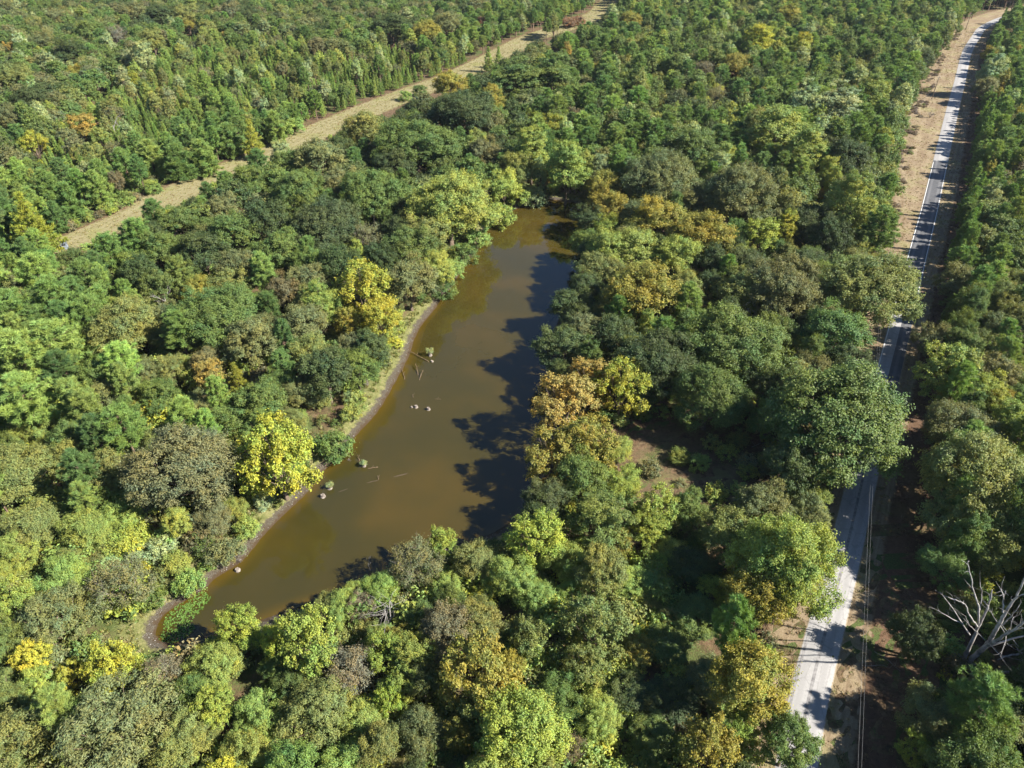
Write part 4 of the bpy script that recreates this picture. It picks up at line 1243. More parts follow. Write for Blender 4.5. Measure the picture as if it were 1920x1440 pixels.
MIX = {  # kind, weight, Rmin, Rmax, tints
    'young': [('young_pine', .90, 0.95, 1.65, 'pl pl pl pl pn'), ('pine', .02, 2.4, 3.2, 'pn pl'), ('oak', .05, 2.2, 4, 'gr gr gb ol'), ('poplar', .05, 1.8, 3, 'pg ol lt')],
    'edge': [('edge_pine', .52, 2.3, 3.5, 'pl pn pl yo'), ('pine', .20, 2.3, 3.5, 'pl pn pn yo'), ('young_pine', .12, 1.6, 2.4, 'pl pn'), ('oak', .12, 2.2, 4, 'gr ol gr gr gg'), ('poplar', .04, 2, 3, 'pg ol')],
    'hard': [('oak', .62, 3.2, 5.4, 'dk gr gg dk gr gr gb gg ol'), ('pine', .20, 2.5, 3.6, 'pn yo pn'), ('poplar', .16, 2.2, 4, 'gr pg lt gr'), ('sycamore', .02, 2, 3, 'go od')],
    'between': [('oak', .74, 2.6, 5.2, 'dk gr gr dk gg'), ('pine', .14, 2.4, 3.4, 'pn yo'), ('poplar', .08, 2.2, 3.4, 'lt gr ol'), ('sycamore', .04, 1.8, 3, 'go li')],
    'west': [('pine', .46, 2.4, 3.8, 'pl pl pn yo'), ('oak', .16, 2.2, 4, 'gr ol gg'), ('willow', .26, 1.8, 3.2, 'ol lt gr gg pl'), ('sycamore', .12, 1.5, 2.6, 'li lt go')],
    'tip': [('willow', .55, 1.8, 3.4, 'ol lt gg pl gr'), ('sycamore', .20, 1.5, 2.6, 'li lt ye'), ('oak', .13, 2, 3.4, 'gr lt'), ('twiggy', .06, 1.5, 2.6, 'gb gy'), ('pine', .06, 2, 3, 'pl')],
    'near': [('willow', .42, 1.7, 3.2, 'ol lt pl gr pl'), ('sycamore', .24, 1.6, 2.8, 'li ol go lt'), ('oak', .24, 2, 3.6, 'gr dk lt ol'), ('twiggy', .10, 1.5, 2.6, 'gb gy br')],
    'east': [('oak', .74, 2.6, 5.0, 'dk gr gr gg ol dk'), ('poplar', .12, 2.2, 3.6, 'lt gr ol'), ('sycamore', .09, 1.8, 3.0, 'li go ol'), ('pine', .05, 2.4, 3.4, 'pn')],
    'farmid': [('pine', .36, 2.8, 4.4, 'pn pn yo pl'), ('poplar', .24, 2.4, 4.4, 'lt gr pg ol gr'), ('oak', .36, 2.8, 5.0, 'gr dk gg ol gr'), ('sycamore', .04, 2, 3, 'go ye br')],
    'across': [('oak', .46, 2.2, 4.4, 'gr gg ol dk'), ('pine', .24, 2.2, 3.4, 'pn pl'), ('sycamore', .12, 1.7, 2.8, 'li lt ol go'), ('poplar', .08, 2, 3.2, 'lt pg'), ('willow', .10, 1.8, 3, 'gr gg ol')],
    'acrossf': [('pine', .50, 2.2, 3.4, 'pn yo pl pn'), ('young_pine', .22, 1.6, 2.4, 'pn pl'), ('oak', .17, 2.2, 4, 'gr ol gg br'), ('poplar', .07, 2, 3.2, 'pg lt go'), ('sycamore', .04, 1.6, 2.6, 'go li')],
}
WHERE = {
    'young': ('young pine plantation', 'in the bright pine plantation beyond the track'), 'edge': ('pine wood along the track', 'in the pine wood lining the far side of the track'),
    'hard': ('far hardwoods', 'in the dark far wood behind the plantation'), 'between': ('dark wood between track and pond', 'in the dark wood between track and pond'),
    'west': ('sunny wood west of the pond', 'in the sunny mixed wood west of the pond'), 'tip': ('thicket round the pond tip', 'in the sunny thicket around the pond tip'),
    'near': ('near thicket below the pond', 'in the near thicket between pond and road'), 'east': ('wood between pond and road', 'in the wood between pond and road'),
    'farmid': ('far wood between track and road', 'in the far wood between the track and the road'), 'across': ('wood across the road', 'in the wood on the far side of the road'),
    'acrossf': ('pine wood across the upper road', 'in the pine wood across the upper road')}

HS = Hash()
for x, y, R in HXY: HS.add(x, y, R)
# the conical pines in line along the far side of the upper road, whose pointed shadows cross it
ROWS = []
for s in np.arange(s_at(600), s_at(20), 2.7):
    kx = min(int(np.searchsorted(SL, s)), len(CL) - 1)
    if RT.random() < 0.14: continue
    tip = RT.random() < 0.6
    off = hw + RR[kx] + RT.uniform(0.6, 3.4)
    p_ = CL[kx] + NRM[kx] * off + TN[kx] * RT.uniform(-0.8, 0.8)
    ROWS.append((p_[0], p_[1], RT.uniform(1.9, 3.1), 'young_pine' if tip else 'pine', 'acrossf', (RT.uniform(11.0, 16.5) if tip else RT.uniform(10.5, 13.5)) * (0.8 + 0.3 * math.sin(s * 0.11) * math.sin(s * .043 + 1))))
# taller edge of the wood along the lower road, which shades the brown strip
for s in np.arange(s_at(1500), s_at(600), 5.2):
    kx = min(int(np.searchsorted(SL, s)), len(CL) - 1)
    p_ = CL[kx] + NRM[kx] * (hw + RR[kx] + RT.uniform(1.5, 4.5))
    ROWS.append((p_[0], p_[1], RT.uniform(2.6, 3.8), RT.choice(['oak', 'pine', 'poplar']), 'across', RT.uniform(11.5, 16.0)))
VIS = [np.array(q, float) for q in (
    tr_u + tr_d[::-1],
    [(1850, -5), (1795, 50), (1745, 110), (1714, 170), (1692, 240), (1680, 340), (1664, 430), (1655, 500), (1738, 480), (1770, 340), (1800, 200), (1825, 100), (1905, -5)],
    [(1625, 700), (1640, 600), (1672, 600), (1690, 640), (1666, 700)], [(1500, 1180), (1480, 1300), (1470, 1390), (1690, 1390), (1690, 1000), (1615, 950), (1580, 1170)],
    [(1205, 800), (1340, 795), (1420, 850), (1400, 915), (1320, 925), (1215, 930)], [(1010, 690), (1210, 670), (1210, 800), (1150, 870), (1010, 880)],
    [(215, 1180), (290, 1165), (330, 1215), (300, 1245), (240, 1250)],
    [q for q in pond_px if q[0] < 1000 or q[1] < 450] + [(1015, 700)],
    [(1765, 1060), (1925, 1060), (1925, 1250), (1790, 1262)])]


def hides(x, y, R, kind, h, polys=None):
    """True when a tree here would stand before open ground that the photo shows."""
    h = h or float(height_of(kind, R))
    z0 = .25 if kind in ('oak', 'willow', 'sycamore', 'twiggy') else .5
    if kind == 'young_pine': pts = [[x, y, h * .95], [x - R * .6, y, h * .35], [x + R * .6, y, h * .35]]
    else: f_ = .9 if (y < 105 or (x < -20 and y > 180)) else .55; pts = [[x, y, h * .92], [x - R * f_, y, h * .6], [x + R * f_, y, h * .6], [x - R * f_ * .6, y, h * .8], [x + R * f_ * .6, y, h * .8]]
    q = pix(pts)
    return any(inside(v_, q).any() for v_ in polys or VIS)


HS = Hash()
for x, y, R in HXY: HS.add(x, y, R)
P = frustum(95000, 22, 690, 26, 11)
open_, Z, U, Vv, SH, OF, KK, TO = classify(P)
fill = []
for r_ in ROWS:
    if r_[4] == 'across' and (not HS.ok(r_[0], r_[1], 1.0, 0.5) or hides(r_[0], r_[1], r_[2], r_[3], r_[5], VIS[-1:])): continue
    HS.add(r_[0], r_[1], r_[2] * 0.7); fill.append(r_ + ('pn' if 'pine' in r_[3] else 'gr',))
hd_y = hand_px[:, :2]
SHADE = inside(np.array([(1150, 1010), (1290, 950), (1375, 1000), (1375, 1170), (1330, 1260), (1300, 1445), (1140, 1445), (1165, 1200)], float), np.stack([U, Vv], 1))
draw = []
for i in range(len(P)):
    if open_[i]: continue
    ms = MIX[Z[i]]; w = np.array([q[1] for q in ms])
    kind, _, r0, r1, tl = ms[RT.choice(len(ms), p=w / w.sum())]
    R = RT.uniform(r0, r1)
    draw.append((-R * RT.uniform(0.35, 1.0), i, kind, R, tl))
draw.sort()
for _, i, kind, R, tl in draw:
    z = Z[i]
    if SH[i] < (5.2 if (U[i] < 1000 and z in ('west', 'between', 'tip', 'east')) and OF[i] < 0 and P[i, 0] < 3 else 2.6): continue
    if not HS.ok(P[i, 0], P[i, 1], R * 0.8, {'near': .66, 'tip': .64, 'west': .68, 'young': .62}.get(z, .80)): continue
    # leave the crowns named above in view
    dep = depth_at((P[i, 0], P[i, 1], 8.0)); rp = R * FPX / dep
    dd = np.hypot(U[i] - hand_px[:, 0], Vv[i] - hand_px[:, 1])
    if np.any((dd < hand_px[:, 2] * 0.78 + rp * 0.50) & (dep < hand_dep + 3.0)): continue
    if np.any((dd < hand_px[:, 2] * 0.35 + rp * 0.2)): continue
    hh = None
    if SHADE[i]:
        if R > 2.6: continue
        hh = float(height_of(kind, R)) * 0.6
    if z == 'between' and abs(TO[i]) < 16: hh = float(height_of(kind, R)) * 0.7
    if z == 'east' and SH[i] < 12: hh = float(height_of(kind, R)) * 0.95
    if hides(P[i, 0], P[i, 1], R, kind, hh): continue
    HS.add(P[i, 0], P[i, 1], R * 0.8)
    tl = tl.split()
    fill.append((P[i, 0], P[i, 1], R, kind, z, hh, tl[RT.integers(len(tl))]))
fill.sort(key=lambda f: f[0] ** 2 + f[1] ** 2)
count = {}
for kind, *_ in HAND: count[NAME[kind]] = count.get(NAME[kind], 0) + 1
CAP = dict(oak_tree=295, pine_tree=295, young_pine=295, poplar_tree=170, sycamore_tree=170, willow_tree=230, half_bare_tree=80)
REST = {}
RECS = list(HAND_RECS)
for x, y, R, kind, z, h, tn in fill:
    nm = NAME[kind]
    px_ = pix([[x, y, 7.0]])[0]
    d = math.hypot(x, y)
    inview = -60 < px_[0] < 1980 and -40 < px_[1] < 1560
    if count.get(nm, 0) < CAP[nm] and inview:
        count[nm] = count.get(nm, 0) + 1
        k2 = kind
        if d > 265 and 'far_' + kind in PROTO: k2 = 'far_' + kind
        noun = {'young_pine': 'young pine', 'half_bare_tree': 'half-bare tree'}.get(nm, nm.replace('_tree', ''))
        g, ph = WHERE[z]
        RECS.append((plant(k2, x, y, R, jit_tint(tn), f"{ADJ[tn]} {noun} {ph}", g, h), f"{ADJ[tn]} {noun}", x, y, R, h or float(height_of(kind, R))))
    else:
        fk = {'oak': 'far_oak', 'pine': 'far_pine', 'edge_pine': 'far_pine', 'young_pine': 'far_young_pine', 'poplar': 'far_poplar', 'sycamore': 'far_poplar', 'willow': 'far_oak', 'twiggy': 'far_oak'}[kind]
        REST.setdefault(fk, []).append((x, y, R, h or float(height_of(kind, R)) * RT.uniform(.92, 1.08), jit_tint(tn)))


def scatter(name, entries, P, SCL, ROTZ, TNT, label, cat, tilt=0.03):
    """ONE object of uncountable growth: points carrying instances of the given meshes."""
    n = len(P)
    r = np.random.default_rng(n)
    me = bpy.data.meshes.new(name)
    me.vertices.add(n); me.vertices.foreach_set('co', np.ascontiguousarray(P, np.float32).ravel())
    for an, ty, arr, fld in (('scl', 'FLOAT_VECTOR', SCL, 'vector'), ('rot', 'FLOAT_VECTOR', np.column_stack([r.normal(0, tilt, n), r.normal(0, tilt, n), ROTZ]), 'vector'),
                             ('tint', 'FLOAT_COLOR', np.column_stack([TNT, np.ones(n)]), 'color'), ('pick', 'INT', r.integers(0, len(entries), n), 'value')):
        a = me.attributes.new(an, ty, 'POINT')
        a.data.foreach_set(fld, np.ascontiguousarray(arr, np.int32 if ty == 'INT' else np.float32).ravel())
    o = link(name, me)
    tag(o, label, cat, kind='stuff')
    g = bpy.data.node_groups.new(name, 'GeometryNodeTree')
    g.interface.new_socket('Geometry', in_out='INPUT', socket_type='NodeSocketGeometry')
    g.interface.new_socket('Geometry', in_out='OUTPUT', socket_type='NodeSocketGeometry')
    gi, go = g.nodes.new('NodeGroupInput'), g.nodes.new('NodeGroupOutput')
    J = g.nodes.new('GeometryNodeJoinGeometry')
    for e in reversed(entries):
        src = bpy.data.objects.new(name + '_source', e)
        oi = g.nodes.new('GeometryNodeObjectInfo'); oi.inputs['As Instance'].default_value = True
        oi.inputs['Object'].default_value = src
        g.links.new(oi.outputs['Geometry'], J.inputs[0])
    I = g.nodes.new('GeometryNodeInstanceOnPoints')
    g.links.new(gi.outputs[0], I.inputs['Points']); g.links.new(J.outputs[0], I.inputs['Instance'])
    I.inputs['Pick Instance'].default_value = True
    for an, ty, so in (('scl', 'FLOAT_VECTOR', 'Scale'), ('pick', 'INT', 'Instance Index')):
        a = g.nodes.new('GeometryNodeInputNamedAttribute'); a.data_type = ty; a.inputs['Name'].default_value = an
        g.links.new(a.outputs['Attribute'], I.inputs[so])
    a = g.nodes.new('GeometryNodeInputNamedAttribute'); a.data_type = 'FLOAT_VECTOR'; a.inputs['Name'].default_value = 'rot'
    e2r = g.nodes.new('FunctionNodeEulerToRotation')
    g.links.new(a.outputs['Attribute'], e2r.inputs[0]); g.links.new(e2r.outputs[0], I.inputs['Rotation'])
    g.links.new(I.outputs[0], go.inputs[0])
    md = o.modifiers.new('scatter', 'NODES'); md.node_group = g
    return o


FAR_NAME = dict(far_oak=('far_broadleaf_wood', 'distant broadleaved wood in mixed greens beyond plantation and road'), far_pine=('far_pine_wood', 'distant dark pine wood along the upper edge and the road'),
                far_young_pine=('young_pine_plantation', 'dense bright green plantation of pointed young pines beyond the track'), far_poplar=('far_mixed_wood', 'distant pale and golden crowns rising among the far woods'))
for fk, L in REST.items():
    A = np.array([(x, y, 0.0) for x, y, *_ in L]); E = PROTO[fk]
    S = np.array([(R / E[0]['R'], R / E[0]['R'], h / E[0]['h']) for _, _, R, h, _ in L])
    scatter(FAR_NAME[fk][0], [e['one'] for e in E], A, S, RT.uniform(0, 6.28, len(L)), np.array([t for *_, t in L]), FAR_NAME[fk][1], 'woodland')

# shrubs one by one along the banks, in the gaps and along the open edges
P = frustum(5200, 36, 215, 4, 21)
open_, Z, U, Vv, SH, OF, KK, TO = classify(P)
HB = Hash(4.0); ns = 0
order = np.argsort(np.abs(SH - 4.0) > 4.0, kind='stable')
for i in order:
    near_bank = 3.4 < SH[i] < 9
    edge_ = open_[i] and inside(c1, P[i:i + 1])[0] and RT.random() < 0.25
    if (open_[i] and not edge_) or SH[i] < 3.6 or ns >= 290: continue
    if not (-20 < U[i] < 1940 and 380 < Vv[i] < 1500): continue
    R = RT.uniform(0.8, 1.9) if near_bank else RT.uniform(1.1, 2.1)
    if not HB.ok(P[i, 0], P[i, 1], R, 0.95): continue
    if not near_bank and not HS.ok(P[i, 0], P[i, 1], R * 0.6, 0.72): continue
    if near_bank and not HS.ok(P[i, 0], P[i, 1], 0.3, 0.45): continue
    if near_bank and P[i, 0] < 3 and RT.random() < 0.35: continue
    if near_bank and hides(P[i, 0], P[i, 1], R, 'shrub', 1.45 * R): continue
    HB.add(P[i, 0], P[i, 1], R); ns += 1
    tn = RT.choice('lt pl gr ol li pg gg'.split(), p=[.25, .2, .2, .13, .1, .06, .06])
    g, ph = ('bushes on the pond bank', 'on the pond bank') if near_bank else (WHERE[Z[i]][0], WHERE[Z[i]][1].replace('in the', 'between trees of the', 1))
    RECS.append((plant('shrub', P[i, 0], P[i, 1], R, jit_tint(tn, 0.12), f"{ADJ[tn]} shrub {ph}", 'shrubs, ' + g, z=ground_h(*P[i])), f"{ADJ[tn]} shrub", P[i, 0], P[i, 1], R, 2.0))

# what sets the plainer trees apart: the landmark each stands by
MARKS = [('the big yellow bank tree', 515, 850), ('the tall yellow bank tree', 690, 560), ('the grey-brown oak', 350, 872), ('the lone olive oak', 233, 613), ('the large western oak', 405, 590),
         ('the bright green dome', 447, 713), ('the lime-leaved young tree', 147, 655), ('the cedar at the track end', 62, 427), ('the slender yellow sapling', 270, 925), ('the grey-brown bush tree', 223, 1093),
         ('the pale yellow tip tree', 203, 1250), ('the lime-yellow tip tree', 443, 1173), ('the widest feathery tree', 213, 1360), ('the floating weed', 345, 1150), ('the olive-lime tree', 580, 1200),
         ('the white vine tangle', 740, 1150), ('the grey half-bare bank tree', 778, 1055), ('the big golden-olive tree', 895, 1258), ('the tufted olive-green tree', 975, 1372), ('the water corner tree', 1007, 1005),
         ('the pinkish grey bare tree', 660, 1258), ('the tall olive tree', 1120, 1168), ('the shady clearing', 1300, 880), ('the lime creeper column', 1163, 912), ('the yellow east bank tree', 1167, 722),
         ('the orange-gold bank tree', 1060, 745), ('the round golden-olive tree', 1203, 548), ('the pond head', 1050, 370), ('the shaded water', 1050, 610), ('the largest oak', 1578, 782), ('the lower road oak', 1480, 1060),
         ('the golden-olive roadside oak', 1400, 1280), ('the big olive oak at the bend', 1630, 537), ('the hidden white building', 1421, 573), ('the red roofed shed', 1549, 566), ('the orange-red small tree', 1322, 560), ('the big grey-green oak', 1238, 333),
         ('the large rounded oak', 1380, 365), ('the lime pointed trees', 1445, 435), ('the widest pale poplar', 1570, 200), ('the tall golden-yellow poplar', 1423, 80), ('the wide roadside pine', 1655, 422), ('the dead tree', 1830, 1170),
         ('the huge pale olive oak', 1825, 900), ('the yellow-green roadside tree', 1778, 690), ('the pale roadside poplar', 1867, 128), ('the start of the dark asphalt', 1765, 310), ('the blackish dome oak', 868, 208), ('the huge light green bank oak', 842, 385),
         ('the golden spire by the track', 922, 190), ('the squat domed pine', 473, 262), ('the orange tree', 150, 237), ('the widest part of the track', 560, 265), ('the red bushes', 1075, 42), ('the yellow-green dome', 800, 62),
         ('the round dark bank bush', 624, 828), ('the slanting log', 785, 668), ('the bank bend bush', 417, 1032), ('the shaded strip', 1690, 1420), ('the bare roadside slope', 1700, 220), ('the white forked snag', 212, 232)]
MXY = np.array([m_[1:] for m_ in MARKS], float)
byl = {}
for root_, noun, x, y, R, h in RECS:
    q = pix([[x, y, h * .7]])[0]; rp = R * FPX / depth_at((x, y, h * .7))
    if rp < 10: continue
    dv_ = q - MXY; k = int((dv_ ** 2).sum(1).argmin()); dx, dy = dv_[k]
    d = math.hypot(dx, dy)
    rel = ('right of' if dx > 0 else 'left of') if abs(dx) > 1.3 * abs(dy) else ('behind' if dy < 0 else 'in front of')
    if abs(dx) <= 1.3 * abs(dy) and abs(dx) > .55 * abs(dy): rel = rel + ' and ' + ('right of' if dx > 0 else 'left of')
    far_ = 'close' if d < 55 else ('some way' if d < 110 else 'far')
    lab = f"{noun} {far_} {rel} {MARKS[k][0]}"
    if len(lab.replace('-', ' ').split()) > 14: lab = f"{noun} {rel} {MARKS[k][0]}"
    byl.setdefault(lab, []).append((R, root_))
SZ = {2: ['smaller ', 'larger '], 3: ['smallest ', 'middle-sized ', 'largest ']}
for lab, L in byl.items():
    L.sort(key=lambda e_: e_[0])
    for j, (R, root_) in enumerate(L):
        pre = SZ.get(len(L), [''] * len(L))[j]
        if len(L) > 3: pre = 'smallest ' if j == 0 else ('largest ' if j == len(L) - 1 else '')
        root_['label'] = pre + lab

# undergrowth, grass and fallen leaves: nobody could count these
P = frustum(60000, 24, 300, 14, 31)
open_, Z, U, Vv, SH, OF, KK, TO = classify(P)
bankp = np.sin(P[:, 0] * .55 + 1.3 * np.sin(P[:, 1] * .31)) + np.sin(P[:, 1] * .43)
keep = ~open_ & (SH > np.where(bankp > .3, 1.5, 3.2))
keep |= inside(c1, P) & (RT.random(len(P)) < 0.30)
shady = np.isin(Z, ['east', 'between', 'farmid'])
keep &= RT.random(len(P)) < np.where(shady, 0.40, 0.72)
P, Z = P[keep], Z[keep]
n = len(P)
tk = RT.choice(8, n, p=[.22, .2, .16, .14, .1, .06, .06, .06])
base_t = np.array([TINT[t] for t in 'pl gr lt ol li gb ye br'.split()])
tn_arr = base_t[tk] * (1 + RT.normal(0, 0.14, (n, 1)))
s = RT.uniform(0.55, 1.35, n) * np.where(np.isin(Z, ['near', 'tip', 'west']) & (shore(P) > 6), RT.uniform(1.0, 1.75, n), 1) * np.where(shore(P) < 3.4, .55, 1)
nearb = (P[:, 0] > -100) & (P[:, 0] < 70) & (P[:, 1] < 250)
zz = np.where(nearb, land_z(np.minimum(shore(P), 60)), 0)
scatter('undergrowth', [e['one'] for e in PROTO['low_brush']], np.column_stack([P, zz]), np.column_stack([s, s, s * RT.uniform(0.7, 1.3, n)]), RT.uniform(0, 6.28, n), np.maximum(tn_arr, .01),
        'low green and yellowing undergrowth covering the forest floor', 'undergrowth', 0.12)


def tuft(seed, n=26, h=0.42, w=0.05, spread=0.30):
    r = np.random.default_rng(seed)
    a = r.uniform(0, 6.28, n); d = r.random(n) ** .6 * spread
    b = np.column_stack([np.cos(a) * d, np.sin(a) * d, np.zeros(n)])
    t = b * 1.0 + np.column_stack([np.cos(a) * h * r.uniform(.1, .7, n), np.sin(a) * h * r.uniform(.1, .7, n), h * r.uniform(.5, 1.1, n)])
    sd_ = np.column_stack([-np.sin(a), np.cos(a), np.zeros(n)]) * w
    V = np.stack([b - sd_, b + sd_, t], 1).reshape(-1, 3)
    return mesh_np('tuft', V, np.arange(3 * n).reshape(n, 3), [M_LEAF], False, attrs=[('lv', 'FACE', 'FLOAT', np.clip(r.normal(.5, .22, n), 0, 1)), ('hv', 'FACE', 'FLOAT', np.clip(r.normal(.5, .25, n), 0, 1))])


TUFTS = [tuft(s) for s in range(3)]
r = np.random.default_rng(41)
B = []
k = r.integers(0, len(POND), 9000); q = POND[k] + r.normal(0, 4.5, (9000, 2))
d = shore(q); kk = (d > 2.3) & (d < 8.5)
q = q[kk]
n = len(q); s = r.uniform(0.6, 1.5, n)
tk = r.choice(4, n, p=[.3, .3, .25, .15]); bt = np.array([(.17, .19, .05), (.27, .25, .09), (.12, .16, .035), (.36, .30, .16)])
scatter('bank_grass', TUFTS, np.column_stack([q, land_z(shore(q))]), np.column_stack([s, s, s]), r.uniform(0, 6.28, n), bt[tk], 'short green and straw coloured grass on the pond bank', 'grass', 0.15)
ks = r.integers(0, len(CL), 16000)
o_ = np.where(r.random(16000) < 0.55, -(hw + 0.3 + r.random(16000) * (LV[ks] + 2.0)), hw + 0.3 + r.random(16000) ** 1.2 * (RR[ks] + 1))
o_ = np.asarray(o_)
q = CL[ks] + NRM[ks] * o_[:, None] + TN[ks] * r.uniform(-1.5, 1.5, 16000)[:, None]
kk = (q[:, 1] > 20) & (q[:, 1] < 520); q = q[kk]; n = len(q); s = r.uniform(0.45, 1.0, n)
tk = np.where(o_[kk] > hw + 3.5, r.choice([3, 4, 5], n, p=[.4, .4, .2]), r.choice(4, n, p=[.42, .3, .16, .12])); bt = np.array([(.32, .24, .14), (.26, .185, .10), (.19, .175, .07), (.17, .11, .065), (.12, .075, .045), (.24, .17, .11)])
scatter('verge_grass', TUFTS, np.column_stack([q, np.full(n, 0.02)]), np.column_stack([s, s, s * 0.55]), r.uniform(0, 6.28, n), bt[tk], 'dry straw coloured grass on the road verges', 'grass', 0.2)
# scrub on the outer, unmown part of the upper verge
ks = r.integers(0, len(CL), 5200); fr = r.uniform(.50, 1.05, 5200)
q = CL[ks] - NRM[ks] * (hw + LV[ks] * fr)[:, None] + TN[ks] * r.uniform(-1.5, 1.5, 5200)[:, None]
pv_ = np.sin(q[:, 1] * .21) + np.sin(q[:, 0] * .37 + q[:, 1] * .11) + r.normal(0, .4, 5200)
kk = (q[:, 1] > 195) & (q[:, 1] < 500) & (pv_ > -.1) & (r.random(5200) < .45); q, pv_ = q[kk], pv_[kk]; n = len(q); s = r.uniform(.3, .75, n)
bt = np.array([(.17, .125, .105), (.24, .185, .14), (.16, .18, .06), (.33, .27, .19)]); tk = np.clip((pv_ * 1.6 + r.normal(0, .8, n)).astype(int), 0, 3)
scatter('roadside_scrub', [e['one'] for e in PROTO['low_brush']], np.column_stack([q, np.full(n, 0.02)]), np.column_stack([s, s, s * .6]), r.uniform(0, 6.28, n), bt[tk], 'brown and straw scrub on the unmown slope beside the upper road', 'scrub', 0.2)
ks = r.integers(0, len(TRACK_MID), 7000)
q = TRACK_MID[ks] + tn_[ks] * (r.uniform(-1.15, 1.15, 7000) * TRACK_HW[ks])[:, None] + tt[ks] * r.uniform(-2, 2, 7000)[:, None]
n = len(q); s = r.uniform(0.5, 1.1, n); tk = r.choice(4, n, p=[.4, .3, .2, .1]); bt = np.array([(.37, .31, .15), (.30, .25, .11), (.22, .22, .07), (.26, .16, .08)])
scatter('track_grass', TUFTS, np.column_stack([q, np.full(n, 0.02)]), np.column_stack([s, s, s * 0.6]), r.uniform(0, 6.28, n), bt[tk], 'dry yellow grass covering the track through the pines', 'grass', 0.2)

# ------------------------------------------------------------------ dead wood
def dead_from_px(name, base_px, stems, label, cat, mat, plane_pts=None, seed=3):
    """Dead tree standing at base_px; limbs follow the photo in the upright plane through the foot, each swung off that plane."""
    B = gp(*base_px)
    r = np.random.default_rng(seed)
    root = link(name, None, None, tuple(B)); tag(root, label, cat)
    for part, limbs in stems:
        paths = []
        for pts, r0, r1, swing in limbs:
            W = []
            n = len(pts)
            for i, (u, v) in enumerate(pts):
                xc, yc = (u - 960) / FPX, -(v - 720) / FPX
                d = np.array([xc, CP + SP * yc, -SP + CP * yc])
                t = (B[1] + swing[0] + (swing[1] - swing[0]) * i / max(1, n - 1)) / d[1]
                W.append(np.array([d[0] * t, d[1] * t, max(-0.2, H + d[2] * t)]) - B)
            W = smooth_line(np.array(W), 0.6)
            W += r.normal(0, 0.035, W.shape)
            paths.append((W, np.linspace(r0, r1, len(W))))
            if len(W) > 4 and r0 < .3:
                for _ in range(5):                                # fine broken twigs towards the tip
                    a_ = W[r.integers(len(W) // 2, len(W))]
                    dv_ = unit((W[-1] - W[0])[None])[0] + r.normal(0, .7, 3); L_ = r.uniform(.5, 1.5)
                    paths.append((np.array([a_, a_ + dv_ * L_ * .5, a_ + dv_ * L_ + r.normal(0, .2, 3)]), np.array([r1 * .6, r1 * .4, .008])))
        V, F = tubes(paths, 8)
        link(part, mesh_np(part, V, F, [mat], True), root)
    return root


def cz(pts):
    return [(1660 + a / 3.6, 900 + b / 3.6) for a, b in pts]


dead_from_px('dead_tree', (1800, 1254), [
    ('trunk', [(cz([(500, 1270), (560, 1140), (600, 1060), (630, 990), (665, 920), (700, 840), (722, 740)]), .34, .07, (0, 2)),
               (cz([(520, 1275), (600, 1190), (680, 1120), (730, 1040), (775, 960), (820, 880), (880, 790), (936, 670), (960, 630)]), .40, .07, (0, -3)),
               (cz([(640, 1150), (700, 1110), (760, 1075), (850, 1020), (936, 960), (1010, 920)]), .26, .08, (-.8, -5))]),
    ('limb', [(cz([(630, 990), (628, 900), (632, 860), (600, 760), (575, 650), (556, 570), (560, 545)]), .16, .05, (1.1, 3)),
              (cz([(638, 880), (650, 780), (640, 690)]), .09, .035, (1.6, 3.5))]),
    ('limb', [(cz([(620, 990), (560, 900), (535, 840), (460, 805), (395, 780)]), .13, .04, (1, -1)),
              (cz([(525, 840), (528, 815)]), .06, .03, (0, 0))]),
    ('limb', [(cz([(568, 1045), (515, 965), (470, 890), (420, 820), (365, 755)]), .12, .035, (.6, 3)),
              (cz([(515, 970), (440, 930), (362, 888)]), .08, .03, (1.2, 2))]),
    ('limb', [(cz([(690, 850), (662, 815)]), .07, .04, (1.6, 2)), (cz([(704, 810), (700, 765)]), .06, .03, (1.8, 2)), (cz([(640, 1050), (570, 980), (540, 920)]), .07, .03, (.8, 0))]),
    ('limb', [(cz([(795, 895), (795, 800), (778, 730)]), .12, .05, (-2, -1.5)), (cz([(797, 790), (812, 745)]), .06, .03, (-1.6, -1.5)),
              (cz([(845, 835), (895, 785), (945, 770), (1000, 770)]), .11, .04, (-2.4, -4)), (cz([(855, 815), (850, 785)]), .05, .025, (-2.4, -2.3))]),
    ('limb', [(cz([(785, 980), (840, 930), (905, 855)]), .11, .04, (-1.8, -4)), (cz([(772, 985), (735, 930), (718, 893)]), .07, .03, (-1.6, 0)), (cz([(775, 985), (818, 1055), (800, 1120), (775, 1190)]), .05, .03, (-1.6, -5))]),
    ('limb', [(cz([(700, 1118), (820, 1085), (936, 1050), (1020, 1030)]), .17, .07, (-.9, -1.5)), (cz([(840, 1025), (850, 950), (868, 925)]), .06, .025, (-2.5, -2)), (cz([(850, 1025), (930, 995), (1000, 990)]), .08, .03, (-2.5, -4)),
              (cz([(610, 1020), (690, 1095), (770, 1180)]), .05, .03, (.5, -4)), (cz([(570, 1240), (660, 1250)]), .06, .03, (-.2, -1)), (cz([(820, 1100), (890, 1150), (936, 1140)]), .04, .02, (-1.2, -2)), (cz([(830, 1120), (870, 1110), (900, 1150)]), .03, .015, (-1.2, -2))]),
], 'large bleached dead tree with bare forking white limbs across the road', 'dead tree', M_DEAD)
dead_from_px('dead_log', (1870, 1262), [('stem', [(cz([(655, 1362), (760, 1310), (860, 1290), (936, 1262), (1040, 1220)]), .10, .26, (-3, 1))]), ('limb', [(cz([(755, 1215), (830, 1188), (936, 1172), (1040, 1160)]), .09, .22, (0, 2))])],
             'pale fallen trunk lying under the large bleached dead tree', 'log', M_DEAD, seed=9)

